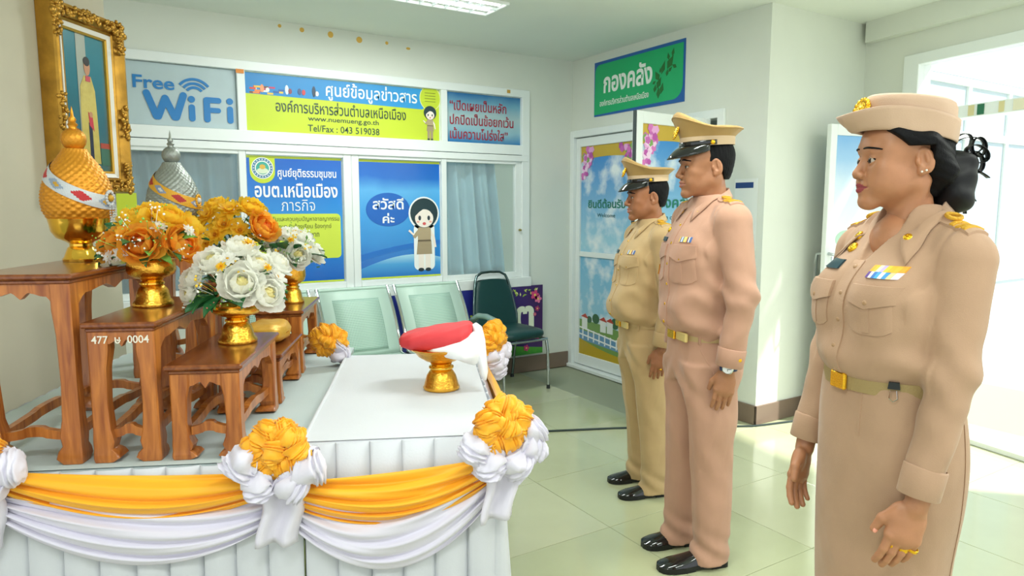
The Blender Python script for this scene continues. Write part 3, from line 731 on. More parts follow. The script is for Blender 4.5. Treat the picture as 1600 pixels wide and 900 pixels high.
def pleats(path, z0, z1, wid, amp, flare=.03, seed=0):
    """knife-pleated skirt along a polyline in x,y (outside on the right hand of the path)"""
    m = MB(); rnd = random.Random(seed)
    for k in range(len(path)-1):
        a = Vector((*path[k], 0)); b = Vector((*path[k+1], 0)); L = (b-a).length; t = (b-a)/L; n = Vector((t.y, -t.x, 0))
        N = max(1, round(L/wid)); jit = [rnd.uniform(-.12, .12) for _ in range(N+1)]
        cols = []
        for i in range(N):
            for f, d in ((0, .0), (.05, .75), (.14, 1.), (.5, .9), (.8, .55), (.96, .1), (.995, -.15)):
                cols.append(((i+f+jit[i]*(1-f)*.5)*L/N, d))
        cols.append((L, 0))
        ncol = len(cols)
        def P(i, b2):
            s, d = cols[i]; q = a+t*s+n*(d*amp*(.5+.5*(1-b2))+.004+flare*(1-b2)**1.5*(.6+.4*d))
            return (q.x, q.y, z0+(z1-z0)*b2)
        vs = []
        for j in range(6):
            for i in range(ncol): vs.append(P(i, j/5))
        m.add(vs, [(j*ncol+i, j*ncol+i+1, (j+1)*ncol+i+1, (j+1)*ncol+i) for j in range(5) for i in range(ncol-1)])
    return m

ta = empty('altar_table', T(-.905, 2.755), TR, 'lower draped altar table carrying the wooden stands', 'table')
def sag_top(x0, x1, y0, y1, z, th, ripple, seed):
    m = MB(); rnd = random.Random(seed); ph = [rnd.random()*6 for _ in range(6)]
    def f(a, b):
        x = x0+(x1-x0)*a; y = y0+(y1-y0)*b
        e = min(a, 1-a, b, 1-b)
        return (x, y, z+ripple*(math.sin(9*x+ph[0]+3*y)+math.sin(14*y+ph[1])+.6*math.sin(31*x-17*y+ph[2]))*min(1, e*12))
    m.grid(f, 36, 48)
    m.box(x0, x1, y0, y1, z-th, z-.0035)
    return m
sag_top(-.545, .545, -.795, .795, .715, .02, .0009, 3).build('cloth_top', clothg, ta, smooth=60)
pleats([(-.545, .79), (-.545, -.795), (.549, -.795)], .01, .712, .095, .022, .045, 2).build('pleated_skirt', cloth, ta, smooth=40, solid=.0015)
for sx in (-.5, .5):
    for sy in (-.75, .75): MB().box(sx-.02, sx+.02, sy-.02, sy+.02, 0, .695, .003).build('leg', steel, ta)
tb = empty('offering_table', T(-.0675, 2.56), TR, 'higher white draped table carrying the gold pedestal tray', 'table')
sag_top(-.2825, .2825, -.585, .585, .76, .02, .0008, 5).build('cloth_top', cloth, tb, smooth=60)
MB().box(-.286, .286, -.589, .589, .735, .7575, .006).build('top_edge', cloth, tb)
MB().tube([(-.284, -.58, .758), (-.286, -.3, .757), (-.283, 0, .759), (-.286, .3, .757), (-.284, .58, .758)], .007, 8).build('rolled_hem', cloth, tb, smooth=60)
pt_ = pleats([(-.2825, -.585), (.2825, -.585), (.2825, .585), (-.2825, .585)], .01, .755, .095, .020, .04, 4)
for cx_, cy_ in ((.283, -.585), (.283, .585)): pt_.loft([[(cx_+r*math.cos(2*PI*i/12), cy_+r*math.sin(2*PI*i/12), z) for i in range(12)] for r, z in ((.052, .01), (.034, .25), (.020, .5), (.012, .74))], caps=True)
pt_.build('pleated_skirt', cloth, tb, smooth=40, solid=.0015)
for sx in (-.24, .24):
    for sy in (-.54, .54): MB().box(sx-.02, sx+.02, sy-.02, sy+.02, 0, .735, .003).build('leg', steel, tb)

def swag(name, A, B, nrm, zt, st, w0, sb, m, label, out=.02, k=5, seed=1, tilt=0.):
    """cloth swag hung between two points: zt top height at the ends, st its sag, w0 width at the ends, sb extra sag of the lower hem"""
    rnd = random.Random(seed); ph = [rnd.random()*6.28 for _ in range(8)]
    A = Vector(A); B = Vector(B); n = Vector(nrm)
    def f(a, b):
        s = 4*a*(1-a); g = s**.8
        zz = zt[0]+(zt[1]-zt[0])*a
        top = zz-st*s; bot = zz-w0-(st+sb)*s
        z = top+(bot-top)*(b**(1+.25*math.sin(ph[0]+3*a)))
        fold = math.sin(2*PI*k*b+ph[1]+2.2*math.sin(2.2*a+ph[2]))
        fold2 = math.sin(2*PI*(k*1.9)*b+ph[3]-3*a)
        d = out+(.035*math.sin(PI*min(1, b*1.05))*g+.004)+(.010+.006*(1-g))*fold*(.5+.5*g)+.004*fold2
        q = A+(B-A)*a+n*d
        return (q.x, q.y, z+.004*fold)
    o = MB().grid(f, 70, 44).build(name, m, smooth=180, solid=.002)
    return tag(o, label, 'drapery')
front = -E2; right = E1
VF = 1.955
swag('white_swag', T(-1.14, VF), T(-.40, VF), front, (.67, .64), .02, .075, .115, clothw, 'white satin swag below the yellow one under the wooden stands', .032, 4, 3)
swag('yellow_swag', T(-1.13, VF), T(-.41, VF), front, (.735, .70), .012, .055, .075, clothy, 'yellow satin swag along the front under the wooden stands', .040, 3, 9)
swag('white_swag', T(-.40, VF), T(.205, VF), front, (.655, .70), .03, .10, .16, clothw, 'white satin swag under the offering table front', .030, 4, 5)
swag('yellow_swag', T(-.38, VF), T(.19, VF), front, (.672, .712), .010, .075, .075, clothy, 'yellow satin swag along the offering table front', .044, 4, 12)
swag('white_swag', T(.222, 1.97), T(.222, 3.12), right, (.70, .72), .02, .09, .14, clothw, 'white satin swag down the right side of the offering table', .02, 4, 7)
swag('yellow_swag', T(.222, 1.97), T(.222, 3.12), right, (.735, .745), .01, .06, .07, clothy, 'yellow satin swag down the right side of the offering table', .035, 4, 8)
swag('yellow_swag', T(-1.5, VF+.01), T(-1.15, VF), front, (.70, .72), .012, .05, .05, clothy, 'yellow satin swag at the left picture edge', .035, 3, 19)

def scrunch(m, path, rad, np_, amp, seed, n=16):
    rnd = random.Random(seed); ph = [rnd.random()*6.28 for _ in range(4)]
    P = [Vector(p) for p in path]; cum = [0]
    for i in range(1, len(P)): cum.append(cum[-1]+(P[i]-P[i-1]).length)
    N = np_*6; pts = []
    for i in range(N+1):
        s = cum[-1]*i/N; k = 0
        while k < len(P)-2 and cum[k+1] < s: k += 1
        f = (s-cum[k])/max(1e-9, cum[k+1]-cum[k]); pts.append(P[k].lerp(P[k+1], f))
    up = None; rings = []
    for i, p in enumerate(pts):
        t = (pts[min(i+1, N)]-pts[max(i-1, 0)]).normalized()
        if up is None:
            a = Vector((0, 0, 1)) if abs(t.z) < .9 else Vector((1, 0, 0)); up = t.cross(a).normalized()
        up = (up-t*up.dot(t)).normalized(); w = t.cross(up); tt = i/N
        env = min(1, math.sin(PI*min(1, max(0, tt*.94+.03)))*2.2)
        ring = []
        for j in range(n):
            a = 2*PI*j/n
            r = rad*env*(1+amp*math.sin(2*PI*np_*tt+1.6*math.sin(2*a+ph[0])+.9*math.sin(3*a+ph[1]+9*tt))+.10*math.sin(3*a+ph[2]+11*tt)+.08*math.sin(5*a+23*tt+ph[3]))
            ring.append(tuple(p+(up*math.cos(a)+w*math.sin(a))*r))
        rings.append(ring)
    return m.loft(rings, caps=True)
def ring_path(cx, cy, cz, rx, ry, a0, a1, tz=0, n=20):
    return [(cx+rx*math.cos(a0+(a1-a0)*i/n), cy+ry*math.sin(a0+(a1-a0)*i/n), cz+tz*math.sin(PI*i/n)) for i in range(n+1)]

def rosette(loc, label, s=1., rz=TR, white=((-.10, 0.0), (-.06, -.07), (.05, -.085), (.11, -.03)), seed=1, tails=True):
    """gathered satin rosette; local -y faces outwards, z up"""
    e = empty('satin_rosette', loc, rz, label, 'rosette', 'satin rosettes on the altar edge')
    m = MB(); ry = random.Random(seed*13)
    # yellow head: a bunch of short gathered strands of cloth
    for k in range(9):
        if k == 0: cx, cz, a0 = 0, 0, ry.random()*6
        else: t = 2*PI*k/8+ry.uniform(-.2, .2); cx, cz, a0 = .050*math.cos(t), .042*math.sin(t), t+PI/2+ry.uniform(-.5, .5)
        l = .034; dep = -.075+.022*(k > 0)-.012*ry.random()
        path = [(cx+l*math.cos(a0)*q, dep+.022*q*q+.004*ry.random(), .045+cz+l*math.sin(a0)*q) for q in (-1, -.5, 0, .5, 1)]
        scrunch(m, [tuple(v*s for v in p_) for p_ in path], .033*s*ry.uniform(.85, 1.1), 12, .15, seed*31+k, 18)
    m.build('yellow_ruffle', clothy, e, smooth=180)
    for i, (x, z) in enumerate(white):
        m = MB(); rr = random.Random(seed*7+i)
        L = math.hypot(x, z+.001)
        dx, dz = x/L, z/L
        p0 = (x*.35, -.015, z*.35+.01); p1 = (x*.8, -.05-.01*rr.random(), z*.8+.012); p2 = (x*1.12-dz*.03, -.045, z*1.12+dx*.03)
        scrunch(m, [tuple(v*s for v in p) for p in (p0, p1, p2)], .044*s*rr.uniform(.85, 1.15), 8, .15, seed*3+i, 18)
        m.build('white_ruffle', clothw, e, smooth=180)
    if tails:
        m = MB()
        m.grid(lambda a, b: ((-.055+.11*a+.012*math.sin(5*b))*s, (-.03-.018*math.sin(3*PI*a+b))*s, (-.07-.17*b)*s), 14, 10)
        m.build('hanging_tail', clothw, e, smooth=180, solid=.002)
    return e
rosette(T(-.405, 1.92, .735), 'yellow and white satin rosette at the front between two swags', 1., seed=2)
rosette(T(.20, 1.925, .775), 'yellow and white satin rosette on the near right corner of the offering table', 1.02, TR+R(18), ((-.10, -.02), (-.055, -.08), (.04, -.10), (.105, -.06), (.11, .0)), seed=4)
rosette(T(-1.17, 1.925, .765), 'yellow and white satin rosette cut by the left picture edge', 1., seed=6)
rosette(T(-.43, 3.19, .79), 'yellow and white satin rosette at the far left table corner by the bench', .95, TR, ((.075, -.045), (.06, .0)), seed=8, tails=False)
rosette(T(.275, 3.10, .80), 'yellow and white satin rosette at the far right corner behind the tray', .95, TR+R(40), ((-.02, -.07), (.03, -.09), (.07, -.05), (.02, -.14)), seed=10, tails=False)

# ------------------------------------------------------------------ carved stands
wood = wood_mat('oiled_teak', '8A461A', 'C87C36'); woodt = wood_mat('oiled_teak_top', '673216', '8E5024', .2)
woodt.node_tree.nodes['Mapping'].inputs['Scale'].default_value = (30, 3, 30)
def stand(u0, u1, v0, v1, h, label, cat='altar stand', zb=.716, number=False):
    e = empty('altar_stand', T((u0+u1)/2, (v0+v1)/2, zb), TR, label, cat, 'carved wooden altar stands')
    W, D = (u1-u0)/2, (v1-v0)/2
    MB().box(-W, W, -D, D, h-.016, h, .005).build('top_board', woodt, e)
    MB().box(-W+.01, W-.01, -D+.01, D-.01, h-.028, h-.016, .003).build('top_moulding', woodt, e)
    iw, id_ = W-.012, D-.012
    zt = h-.028; lw = .052
    for sx in (-1, 1):
        for sy in (-1, 1):
            m = MB(); rings = []
            for f, w, b in ((1, lw, 0), (.86, lw, 0), (.72, lw*.86, 0), (.45, lw*.80, 0), (.25, lw*.84, .002), (.16, lw*.92, .006), (.10, lw*.86, .004), (.07, lw*1.0, .008), (.03, lw*1.08, .010), (0, lw*.9, .004)):
                z = f*zt
                xo, yo = iw+b*.3, id_+b*.3; xi, yi = iw-w-b, id_-w-b; c = .004
                ring = [(xi, yi+c), (xi+c, yi), (xo-c, yi), (xo, yi+c), (xo, yo-c), (xo-c, yo), (xi+c, yo), (xi, yo-c)]
                rings.append([(sx*x, sy*y, z) for x, y in ring])
            if sx*sy < 0: rings = [r[::-1] for r in rings]
            m.loft(rings[::-1], caps=True).build('leg', wood, e, smooth=35)
    def apron(L, nm):
        n = 24; pts = [(-L, zt), ]
        low = []
        for i in range(n+1):
            t = -1+2*i/n; a = abs(t)
            d = .030+.004*math.cos(3*PI*t)
            if a > .72: d += .055*((a-.72)/.28)**1.6
            if a < .12: d += .008*(1-a/.12)
            elif a < .34: d -= .004*math.sin(PI*(a-.12)/.22)
            low.append((t*L, zt-d))
        return [(-L, zt)]+low+[(L, zt)]
    for s in (-1, 1):
        MB().prism(apron(iw-lw+.012, 'f'), -.011, .011).build('apron', wood, e, (0, s*(id_-.016), 0))
        MB().prism(apron(id_-lw+.012, 's'), -.011, .011).build('apron', wood, e, (s*(iw-.016), 0, 0), (0, 0, PI/2))
    zs = .075+.0*h
    def strut(L):
        n = 16; up = []; dn = []
        for i in range(n+1):
            t = -1+2*i/n; hump = .012*(math.cos(PI*t)*.5+.5)+(.004 if abs(t) < .35 else 0)
            up.append((t*L, zs+.014+hump)); dn.append((t*L, zs-.010+hump*.7))
        return dn+up[::-1]
    for s in (-1, 1):
        MB().prism(strut(iw-lw+.006), -.010, .010).build('stretcher', wood, e, (0, s*(id_-.03), 0))
        MB().prism(strut(id_-lw+.006), -.010, .010).build('stretcher', wood, e, (s*(iw-.03), 0, 0), (0, 0, PI/2))
    if number:
        t = empty('painted_number', (0, -id_-.0006, 0), 0, parent=e)
        text('477  ษ  0004', pm('E8E2D2'), t, .0, zt-.021, width=.15, height=.022, off=.0, bold=.012)
    return e
stand(-1.225, -.945, 1.985, 2.60, .535, 'tallest front wooden stand carrying the golden offering')
stand(-.935, -.735, 1.985, 2.56, .40, 'middle-height front wooden stand with painted number carrying orange flowers', number=True)
stand(-.725, -.512, 1.982, 2.50, .275, 'low front wooden stand carrying the white bouquet')
stand(-.725, -.512, 2.53, 2.965, .185, 'lowest wooden stand in the middle carrying a golden cushion')
stand(-.725, -.512, 3.0, 3.48, .275, 'low wooden stand at the far end carrying the small white bouquet')
stand(-.935, -.735, 3.0, 3.48, .40, 'middle-height far wooden stand carrying yellow flowers')
stand(-1.225, -.945, 3.0, 3.44, .535, 'tallest far wooden stand carrying the silver offering')

# ------------------------------------------------------------------ gold vessels
goldm = mat('polished_gold', 'F3C04A', .15, 1, bump=.05, bscale=90)
goldd = mat('embossed_gold', 'F2B846', .24, 1, bump=.45, bscale=120)
def footed_bowl(loc, label, rimr, h, group='gold footed bowls', foot=.06):
    e = empty('footed_bowl', loc, 0, label, 'bowl', group)
    f = foot
    MB().lathe([(.0, 0), (f, 0), (f*1.03, .006), (f, .012), (f*.86, .022), (f*.8, .04), (f*.72, .055), (f*.58, .064), (f*.52, .068)], 36).build('foot', goldd, e, smooth=50)
    MB().lathe([(f*.5, .066), (f*.62, .07), (f*.62, .075), (f*.5, .079), (f*.56, .084), (f*.48, .088)], 32).build('knop', goldm, e, smooth=60)
    z0 = .086; hb = h-z0
    MB().lathe([(f*.46, z0), (f*.75, z0+.05*hb), (rimr*.88, z0+.22*hb), (rimr*.98, z0+.45*hb), (rimr*.97, z0+.72*hb), (rimr*.93, z0+.9*hb), (rimr*1.02, z0+hb), (rimr*.99, z0+hb), (rimr*.9, z0+.88*hb), (rimr*.85, z0+.4*hb), (.0, z0+.3*hb)], 40).build('bowl', goldd, e, smooth=50)
    return e
footed_bowl(T(-.863, 2.322, 1.117), 'gold footed bowl holding the orange peonies', .074, .148)
footed_bowl(T(-.607, 2.318, .992), 'gold footed bowl holding the large white peonies', .076, .125)
footed_bowl(T(-.603, 3.271, .992), 'gold footed bowl holding the far white bouquet', .062, .17, foot=.05)
footed_bowl(T(-.835, 3.23, 1.117), 'gold footed bowl of the far yellow flowers', .07, .14)

# golden cushion
def puff(name, c, r, m, par, seed, n=(28, 18), e=3.2, crinkle=.03):
    rnd = random.Random(seed); ph = [rnd.random()*6 for _ in range(5)]
    mb = MB()
    def f(a, b):
        th = 2*PI*a; ph_ = -PI/2+PI*b
        def sp(v): return math.copysign(abs(v)**(2/e), v)
        x, y, z = sp(math.cos(ph_))*sp(math.cos(th)), sp(math.cos(ph_))*sp(math.sin(th)), math.copysign(abs(math.sin(ph_))**.8, math.sin(ph_))
        k = 1+crinkle*(math.sin(7*x+ph[0]+5*y)+math.sin(11*y+4*z+ph[1])+.5*math.sin(19*x-13*z+ph[2]))
        return (c[0]+r[0]*x*k, c[1]+r[1]*y*k, c[2]+r[2]*z*k)
    mb.grid(f, n[0], n[1], closed=True)
    return mb.build(name, m, par, smooth=180)
cu = empty('gold_cushion', T(-.62, 2.80, .902), TR, 'gold brocade cushion on the lowest wooden stand', 'cushion')
puff('cover', (0, 0, .04), (.085, .13, .038), mat('gold_brocade', 'D9A63A', .4, .35, bump=.6, bscale=60), cu, 3)
m = MB(); m.tube([(.08*math.cos(t)*(abs(math.cos(t))**-.3 if abs(math.cos(t)) > .2 else 1.4), .125*math.sin(t), .04) for t in [2*PI*i/40 for i in range(41)]], .006, 6); m.build('piping', goldd, cu, smooth=60)

# woven offerings
def offering(loc, label, body_c, band_c, cols, metal, tilt0, group=None):
    e = empty('woven_offering', loc, TR, label, 'offering', 'woven dome offerings')
    MB().lathe([(0, 0), (.056, 0), (.057, .008), (.052, .014), (.046, .03), (.040, .045), (.034, .05), (.034, .058), (.045, .066), (.07, .078), (.084, .10), (.089, .13), (.092, .142), (.088, .143), (.08, .12), (0, .11)], 40).build('bowl', goldm, e, smooth=45)
    prof = [(.0, .13), (.088, .142), (.099, .165), (.103, .195), (.102, .22), (.096, .25), (.084, .285), (.068, .315), (.052, .338), (.040, .356), (.034, .37), (.0, .372)]
    zs = [p[1] for p in prof[1:-1]]; rs = [p[0] for p in prof[1:-1]]
    def rad(z): return float(np.interp(z, zs, rs))
    bm = mat('woven_'+body_c, body_c, .42, metal, bump=.2, bscale=200)
    mb = MB(); nz, na = 68, 120
    rings = []
    for i in range(nz):
        z = .142+.228*i/(nz-1); ring = []
        for j in range(na):
            a = 2*PI*j/na; r = rad(z)
            w = abs(math.sin(22*a/2+z*150))*abs(math.sin(22*a/2-z*150))
            ring.append(((r*(1+.055*w))*math.cos(a), (r*(1+.055*w))*math.sin(a), z))
        rings.append(ring)
    mb.loft(rings, caps=True).build('woven_dome', bm, e, smooth=180)
    mb = MB(); rings = []
    for i in range(20):
        p_ = -PI/2+PI*i/19; ring = []
        for j in range(64):
            a = 2*PI*j/64; w = abs(math.sin(8*a+i*.9))*abs(math.sin(8*a-i*.9)); r = .035*(1+.09*w)
            ring.append((r*math.cos(p_)*math.cos(a), r*math.cos(p_)*math.sin(a), .40+r*math.sin(p_)))
        rings.append(ring)
    mb.loft(rings).build('woven_ball', bm, e, smooth=180)
    MB().lathe([(0, .43), (.014, .432), (.011, .44), (.016, .448), (.009, .456), (.012, .464), (.005, .475), (.004, .49), (.0, .508)], 14).build('finial', mat('finial_'+band_c, body_c, .3, .7), e, smooth=60)
    # slanting beaded band with diamonds
    bandm = [mat('band_'+c, c, .5, .15, bump=.3, bscale=250) for c in cols]
    mb = MB(); na, nw = 96, 13
    for i in range(na):
        for k in range(nw-1):
            q = []
            for di, dk in ((0, 0), (1, 0), (1, 1), (0, 1)):
                a = 2*PI*(i+di)/na; s = (k+dk)/(nw-1)
                z = .252-.058*math.cos(a-tilt0)+(s-.5)*.046
                r = rad(z)+.0065
                q.append((r*math.cos(a), r*math.sin(a), z))
            ph = ((i+.5)/na*9) % 1; dd = abs(ph-.5)*2+abs((k+.5)/(nw-1)-.5)*2.2
            idx = int((i+.5)/na*9)
            mb.cur = 0 if dd > .85 else (1 if idx % 2 else 2)
            if dd < .35 and idx % 2 == 0: mb.cur = 3
            mb.add(q, [(0, 1, 2, 3)])
    mb.build('beaded_band', bandm, e)
    # round beaded medallion with hanging beads on the low end of the band
    A = tilt0; z = .208; r = rad(z)+.008
    m2 = MB()
    for k in range(14):
        b = 2*PI*k/14; m2.ball((r*math.cos(A+.018/r*math.cos(b)*1.0), r*math.sin(A+.018/r*math.cos(b)), z+.022*math.sin(b)), .006, 7, 5)
    m2.build('medallion', bandm[0], e, smooth=60)
    m2 = MB(); m2.ball((r*math.cos(A), r*math.sin(A), z), .012, 10, 7); m2.build('medallion_heart', bandm[3], e, smooth=60)
    m2 = MB()
    for t in (-.012, 0, .012):
        for k in range(7): m2.ball(((r+.006)*math.cos(A+t*9), (r+.006)*math.sin(A+t*9), z-.028-.0085*k), .0032, 6, 4)
    m2.build('hanging_beads', mat('bead_'+band_c, band_c, .3, .3), e, smooth=60)
    return e
offering(T(-1.135, 2.47, 1.252), 'golden woven dome offering with silver and red band', 'DB9428', 'B9BEC2', ['C3C8CB', 'B8262A', '8E9DB0', 'C99A2E'], .55, R(-10))
offering(T(-1.07, 3.17, 1.252), 'silver woven dome offering with yellow and red band behind the flowers', '9AA09A', 'E0A92E', ['DFA52A', 'B02A26', '8A97B4', 'D6DADC'], .55, R(-10))

# ------------------------------------------------------------------ bouquets
def petal_mesh(mb, base_r, L, W, tilt, ang, cup, rnd, z0=0, curl=.3):
    """one petal as a 4x5 patch; tilt 0 = upright, 90 = flat"""
    ca, sa = math.cos(ang), math.sin(ang); wav = rnd.uniform(-.12, .12)
    def f(a, b):
        x = (a-.5)*2; wd = W*.5*min(1, math.sin(PI*(.10+.76*b)**.8)*1.12)
        t = tilt+curl*(b-.4)*1.6
        rr = base_r+L*b*math.sin(t); zz = z0+L*b*math.cos(t)
        sx = x*wd; cz = cup*(1-x*x)*W*.35*math.sin(PI*min(1, b*1.1))
        rr += cz*math.cos(t); zz -= cz*math.sin(t)
        zz += .05*L*math.sin(5*x+wav*40)*b*b
        return (rr*ca-sx*sa, rr*sa+sx*ca, zz)
    mb.grid(f, 5, 5)
def peony(kind, seed):
    rnd = random.Random(seed); mb = MB(); R0 = 1.
    for ring, (n, br, L, W, tl, cp, cu_) in enumerate(((5, .05, .50, .52, R(2), .6, -.5), (7, .12, .62, .68, R(14), .6, -.45), (8, .18, .74, .82, R(32), .6, -.4), (9, .22, .86, .95, R(54), .55, -.35), (9, .22, .95, 1.0, R(76), .5, -.2))):
        mb.cur = 1 if ring < 2 else 0
        for k in range(n):
            petal_mesh(mb, br, L*rnd.uniform(.88, 1.08), W, tl+rnd.uniform(-.14, .14), 2*PI*(k+.5*(ring % 2)+rnd.uniform(-.15, .15))/n, cp, rnd, 0, cu_+rnd.uniform(-.1, .1))
    return mb.mesh('peony_'+kind, PET[kind], 180)
def daisy(kind, seed):
    rnd = random.Random(seed); mb = MB()
    for ring, (n, L, tl) in enumerate(((9, .95, R(80)), (8, .75, R(55)), (6, .5, R(28)))):
        for k in range(n): petal_mesh(mb, .08, L*rnd.uniform(.85, 1.1), .42, tl+rnd.uniform(-.1, .1), 2*PI*(k+.5*ring+rnd.uniform(-.1, .1))/n, .3, rnd, 0, .1)
    mb.cur = 1; mb.ball((0, 0, .1), (.16, .16, .12), 8, 6)
    return mb.mesh('daisy_'+kind, PET[kind], 180)
def petm(n, c):
    m = mat('petal_'+n, c, .55, var=.05, vscale=20)
    nt = m.node_tree; b = nt.nodes['Principled BSDF']; o = nt.nodes['Material Output']
    tl = nt.nodes.new('ShaderNodeBsdfTranslucent'); mx = nt.nodes.new('ShaderNodeMixShader'); mx.inputs[0].default_value = .62
    nt.links.new(b.inputs['Base Color'].links[0].from_socket, tl.inputs[0])
    nt.links.new(b.outputs[0], mx.inputs[1]); nt.links.new(tl.outputs[0], mx.inputs[2]); nt.links.new(mx.outputs[0], o.inputs['Surface'])
    return m
PET = {'orange': [petm('orange', 'FFBC46'), petm('orange_in', 'FFA046')], 'yellow': [petm('yellow', 'FFD640'), petm('yellow_in', 'FFC838')],
       'white': [petm('white', 'FAFAF4'), petm('white_in', 'FAF2BE')], 'wdaisy': [petm('white2', 'FBFBF6'), petm('daisy_heart', 'EFC02A')], 'ydaisy': [petm('yellow2', 'FFD640'), petm('daisy_heart2', 'E59A1E')]}
PM = {k: [peony(k, s) for s in (1, 2, 3)] for k in ('orange', 'yellow', 'white')}
PM['wdaisy'] = [daisy('wdaisy', 4), daisy('wdaisy', 5)]; PM['ydaisy'] = [daisy('ydaisy', 6), daisy('ydaisy', 7)]
leafm = [mat('leaf_dark', '2C6B3A', .45, var=.1, vscale=20), mat('leaf_light', '6FA84A', .5, var=.1, vscale=20)]
def leaf_me(w, seed):
    mb = MB()
    mb.grid(lambda a, b: ((a-.5)*w*math.sin(PI*b**.8)*1.0, b, .10*math.sin(PI*b)+.25*abs(a-.5)*w-.15*b*b), 5, 8)
    return mb
LME = [leaf_me(.62, 0).mesh('leaf', leafm[0], 180), leaf_me(.5, 1).mesh('leaf', leafm[0], 180), leaf_me(.4, 2).mesh('leaf', leafm[1], 180)]
def orient(d, spin):
    d = Vector(d).normalized(); q = d.to_track_quat('Z', 'Y')
    return (q.to_matrix() @ Matrix.Rotation(spin, 3, 'Z')).to_euler()
def bouquet(loc, label, flowers, nleaf, sprigs, seed, spread=.13, zc=.04, group='artificial flower bouquets'):
    """flowers: (kind, x, y, z, radius); local x to the right seen from the hall, -y to the front"""
    bear = math.atan2(loc[1], loc[0])-PI/2
    e = empty('flower_bouquet', loc, bear, label, 'bouquet', group)
    rnd = random.Random(seed)
    for kind, x, y, z, r in flowers:
        nm = {'orange': 'orange_peony', 'yellow': 'yellow_peony', 'white': 'white_peony', 'wdaisy': 'white_daisy', 'ydaisy': 'yellow_daisy'}[kind]
        d = Vector((x, y-.04, max(z-zc+.04, .02)))
        o = link_mesh(nm, rnd.choice(PM[kind]), e, (x-d.normalized().x*r*.4, y-d.normalized().y*r*.4, z-d.normalized().z*r*.4), orient(d, rnd.random()*6)); o.scale = (r, r, r*.95)
        MB().tube([(0, 0, 0), (x*.3, y*.3, z*.5), (x*.93, y*.93, z*.9)], .0022, 5).build('stem', leafm[0], e)
    for i in range(nleaf*2):
        a = rnd.random()*2*PI; el = rnd.uniform(-.55, .6); L = rnd.uniform(.065, .105)
        d = Vector((math.cos(a)*math.cos(el), math.sin(a)*math.cos(el), math.sin(el)))
        b = Vector((0, 0, .03))+Vector((d.x, d.y, max(0, d.z)))*spread*.58
        q = d.to_track_quat('Y', 'Z'); o = link_mesh('leaf', rnd.choice(LME), e, b, (q.to_matrix() @ Matrix.Rotation(rnd.uniform(-.7, .7), 3, 'Y')).to_euler()); o.scale = (L, L, L)
    for nm, m, n, rr in sprigs:
        mb = MB()
        for i in range(n):
            a = rnd.random()*2*PI; el = rnd.uniform(-.25, 1.4); s = spread*rnd.uniform(.85, 1.22)
            c = Vector((math.cos(a)*math.cos(el)*s, math.sin(a)*math.cos(el)*s, .04+math.sin(el)*s))
            mb.tube([tuple(c*.6), tuple(c)], .0009, 3, caps=False)
            for k in range(5):
                j = c+Vector((rnd.gauss(0, 1), rnd.gauss(0, 1), rnd.gauss(0, 1)))*.011; mb.ball(tuple(j), rr*rnd.uniform(.6, 1.2), 5, 4)
        tag(mb.build(nm, m, e), kind='stuff')
    # core of dense foliage
    mb = MB()
    for i in range(150):
        a = rnd.random()*2*PI; el = rnd.uniform(-.35, 1.5); s = spread*rnd.uniform(.45, .92)
        c = Vector((math.cos(a)*math.cos(el)*s, math.sin(a)*math.cos(el)*s, .03+math.sin(el)*s)); l = .022*rnd.uniform(.7, 1.4)
        dd = Vector((rnd.gauss(0, 1), rnd.gauss(0, 1), rnd.gauss(.3, 1))).normalized(); w = dd.cross(Vector((.3, .2, .9))).normalized()*l*.35
        mb.add([tuple(c), tuple(c+dd*l*.5+w), tuple(c+dd*l), tuple(c+dd*l*.5-w)], [(0, 1, 2, 3)])
    tag(mb.build('small_foliage', leafm[rnd.randint(0, 1)], e), kind='stuff')
    return e
gyp = mat('gypsophila', 'EDF2E6', .7); ysp = mat('yellow_sprig', 'E9C23A', .6); psp = mat('pink_sprig', 'D9806A', .6); gsp = mat('green_sprig', '8CBF4E', .6)
bouquet(T(-.863, 2.322, 1.262), 'orange peony bouquet in the gold bowl on the numbered stand',
        [('orange', -.028, -.10, .062, .066), ('orange', .10, -.075, .055, .066), ('orange', -.115, -.02, .055, .052), ('yellow', -.03, .0, .145, .062), ('yellow', .065, -.02, .145, .06), ('yellow', .13, .02, .115, .058),
         ('orange', .03, .09, .12, .055), ('orange', -.09, .06, .09, .05), ('wdaisy', -.085, -.085, .03, .026), ('wdaisy', .03, -.075, .115, .028), ('wdaisy', .115, -.09, .10, .022), ('ydaisy', -.075, -.06, .10, .03), ('wdaisy', -.12, -.06, .02, .022), ('yellow', .02, .05, .165, .055)],
        16, [('white_sprigs', gyp, 26, .0035), ('green_sprigs', gsp, 14, .003)], 21)
bouquet(T(-.607, 2.318, 1.115), 'large white peony bouquet in the gold bowl on the low front stand',
        [('white', .018, -.125, .085, .066), ('white', .098, -.105, .045, .062), ('white', -.065, -.07, .155, .060), ('white', .02, -.02, .195, .058), ('white', .075, -.06, .145, .052), ('white', .14, -.01, .14, .05), ('white', -.13, -.05, .10, .045),
         ('white', -.14, -.06, .05, .034), ('wdaisy', .135, -.07, .10, .04), ('wdaisy', -.02, -.1, .165, .032), ('wdaisy', -.10, -.07, .13, .035), ('ydaisy', .05, -.03, .21, .025), ('ydaisy', -.04, -.12, .14, .018), ('white', .03, .08, .16, .055), ('ydaisy', .1, -.09, .13, .016)],
        18, [('white_sprigs', gyp, 16, .0035), ('yellow_sprigs', ysp, 12, .0045), ('pink_sprigs', psp, 10, .004), ('green_sprigs', gsp, 14, .003)], 22)
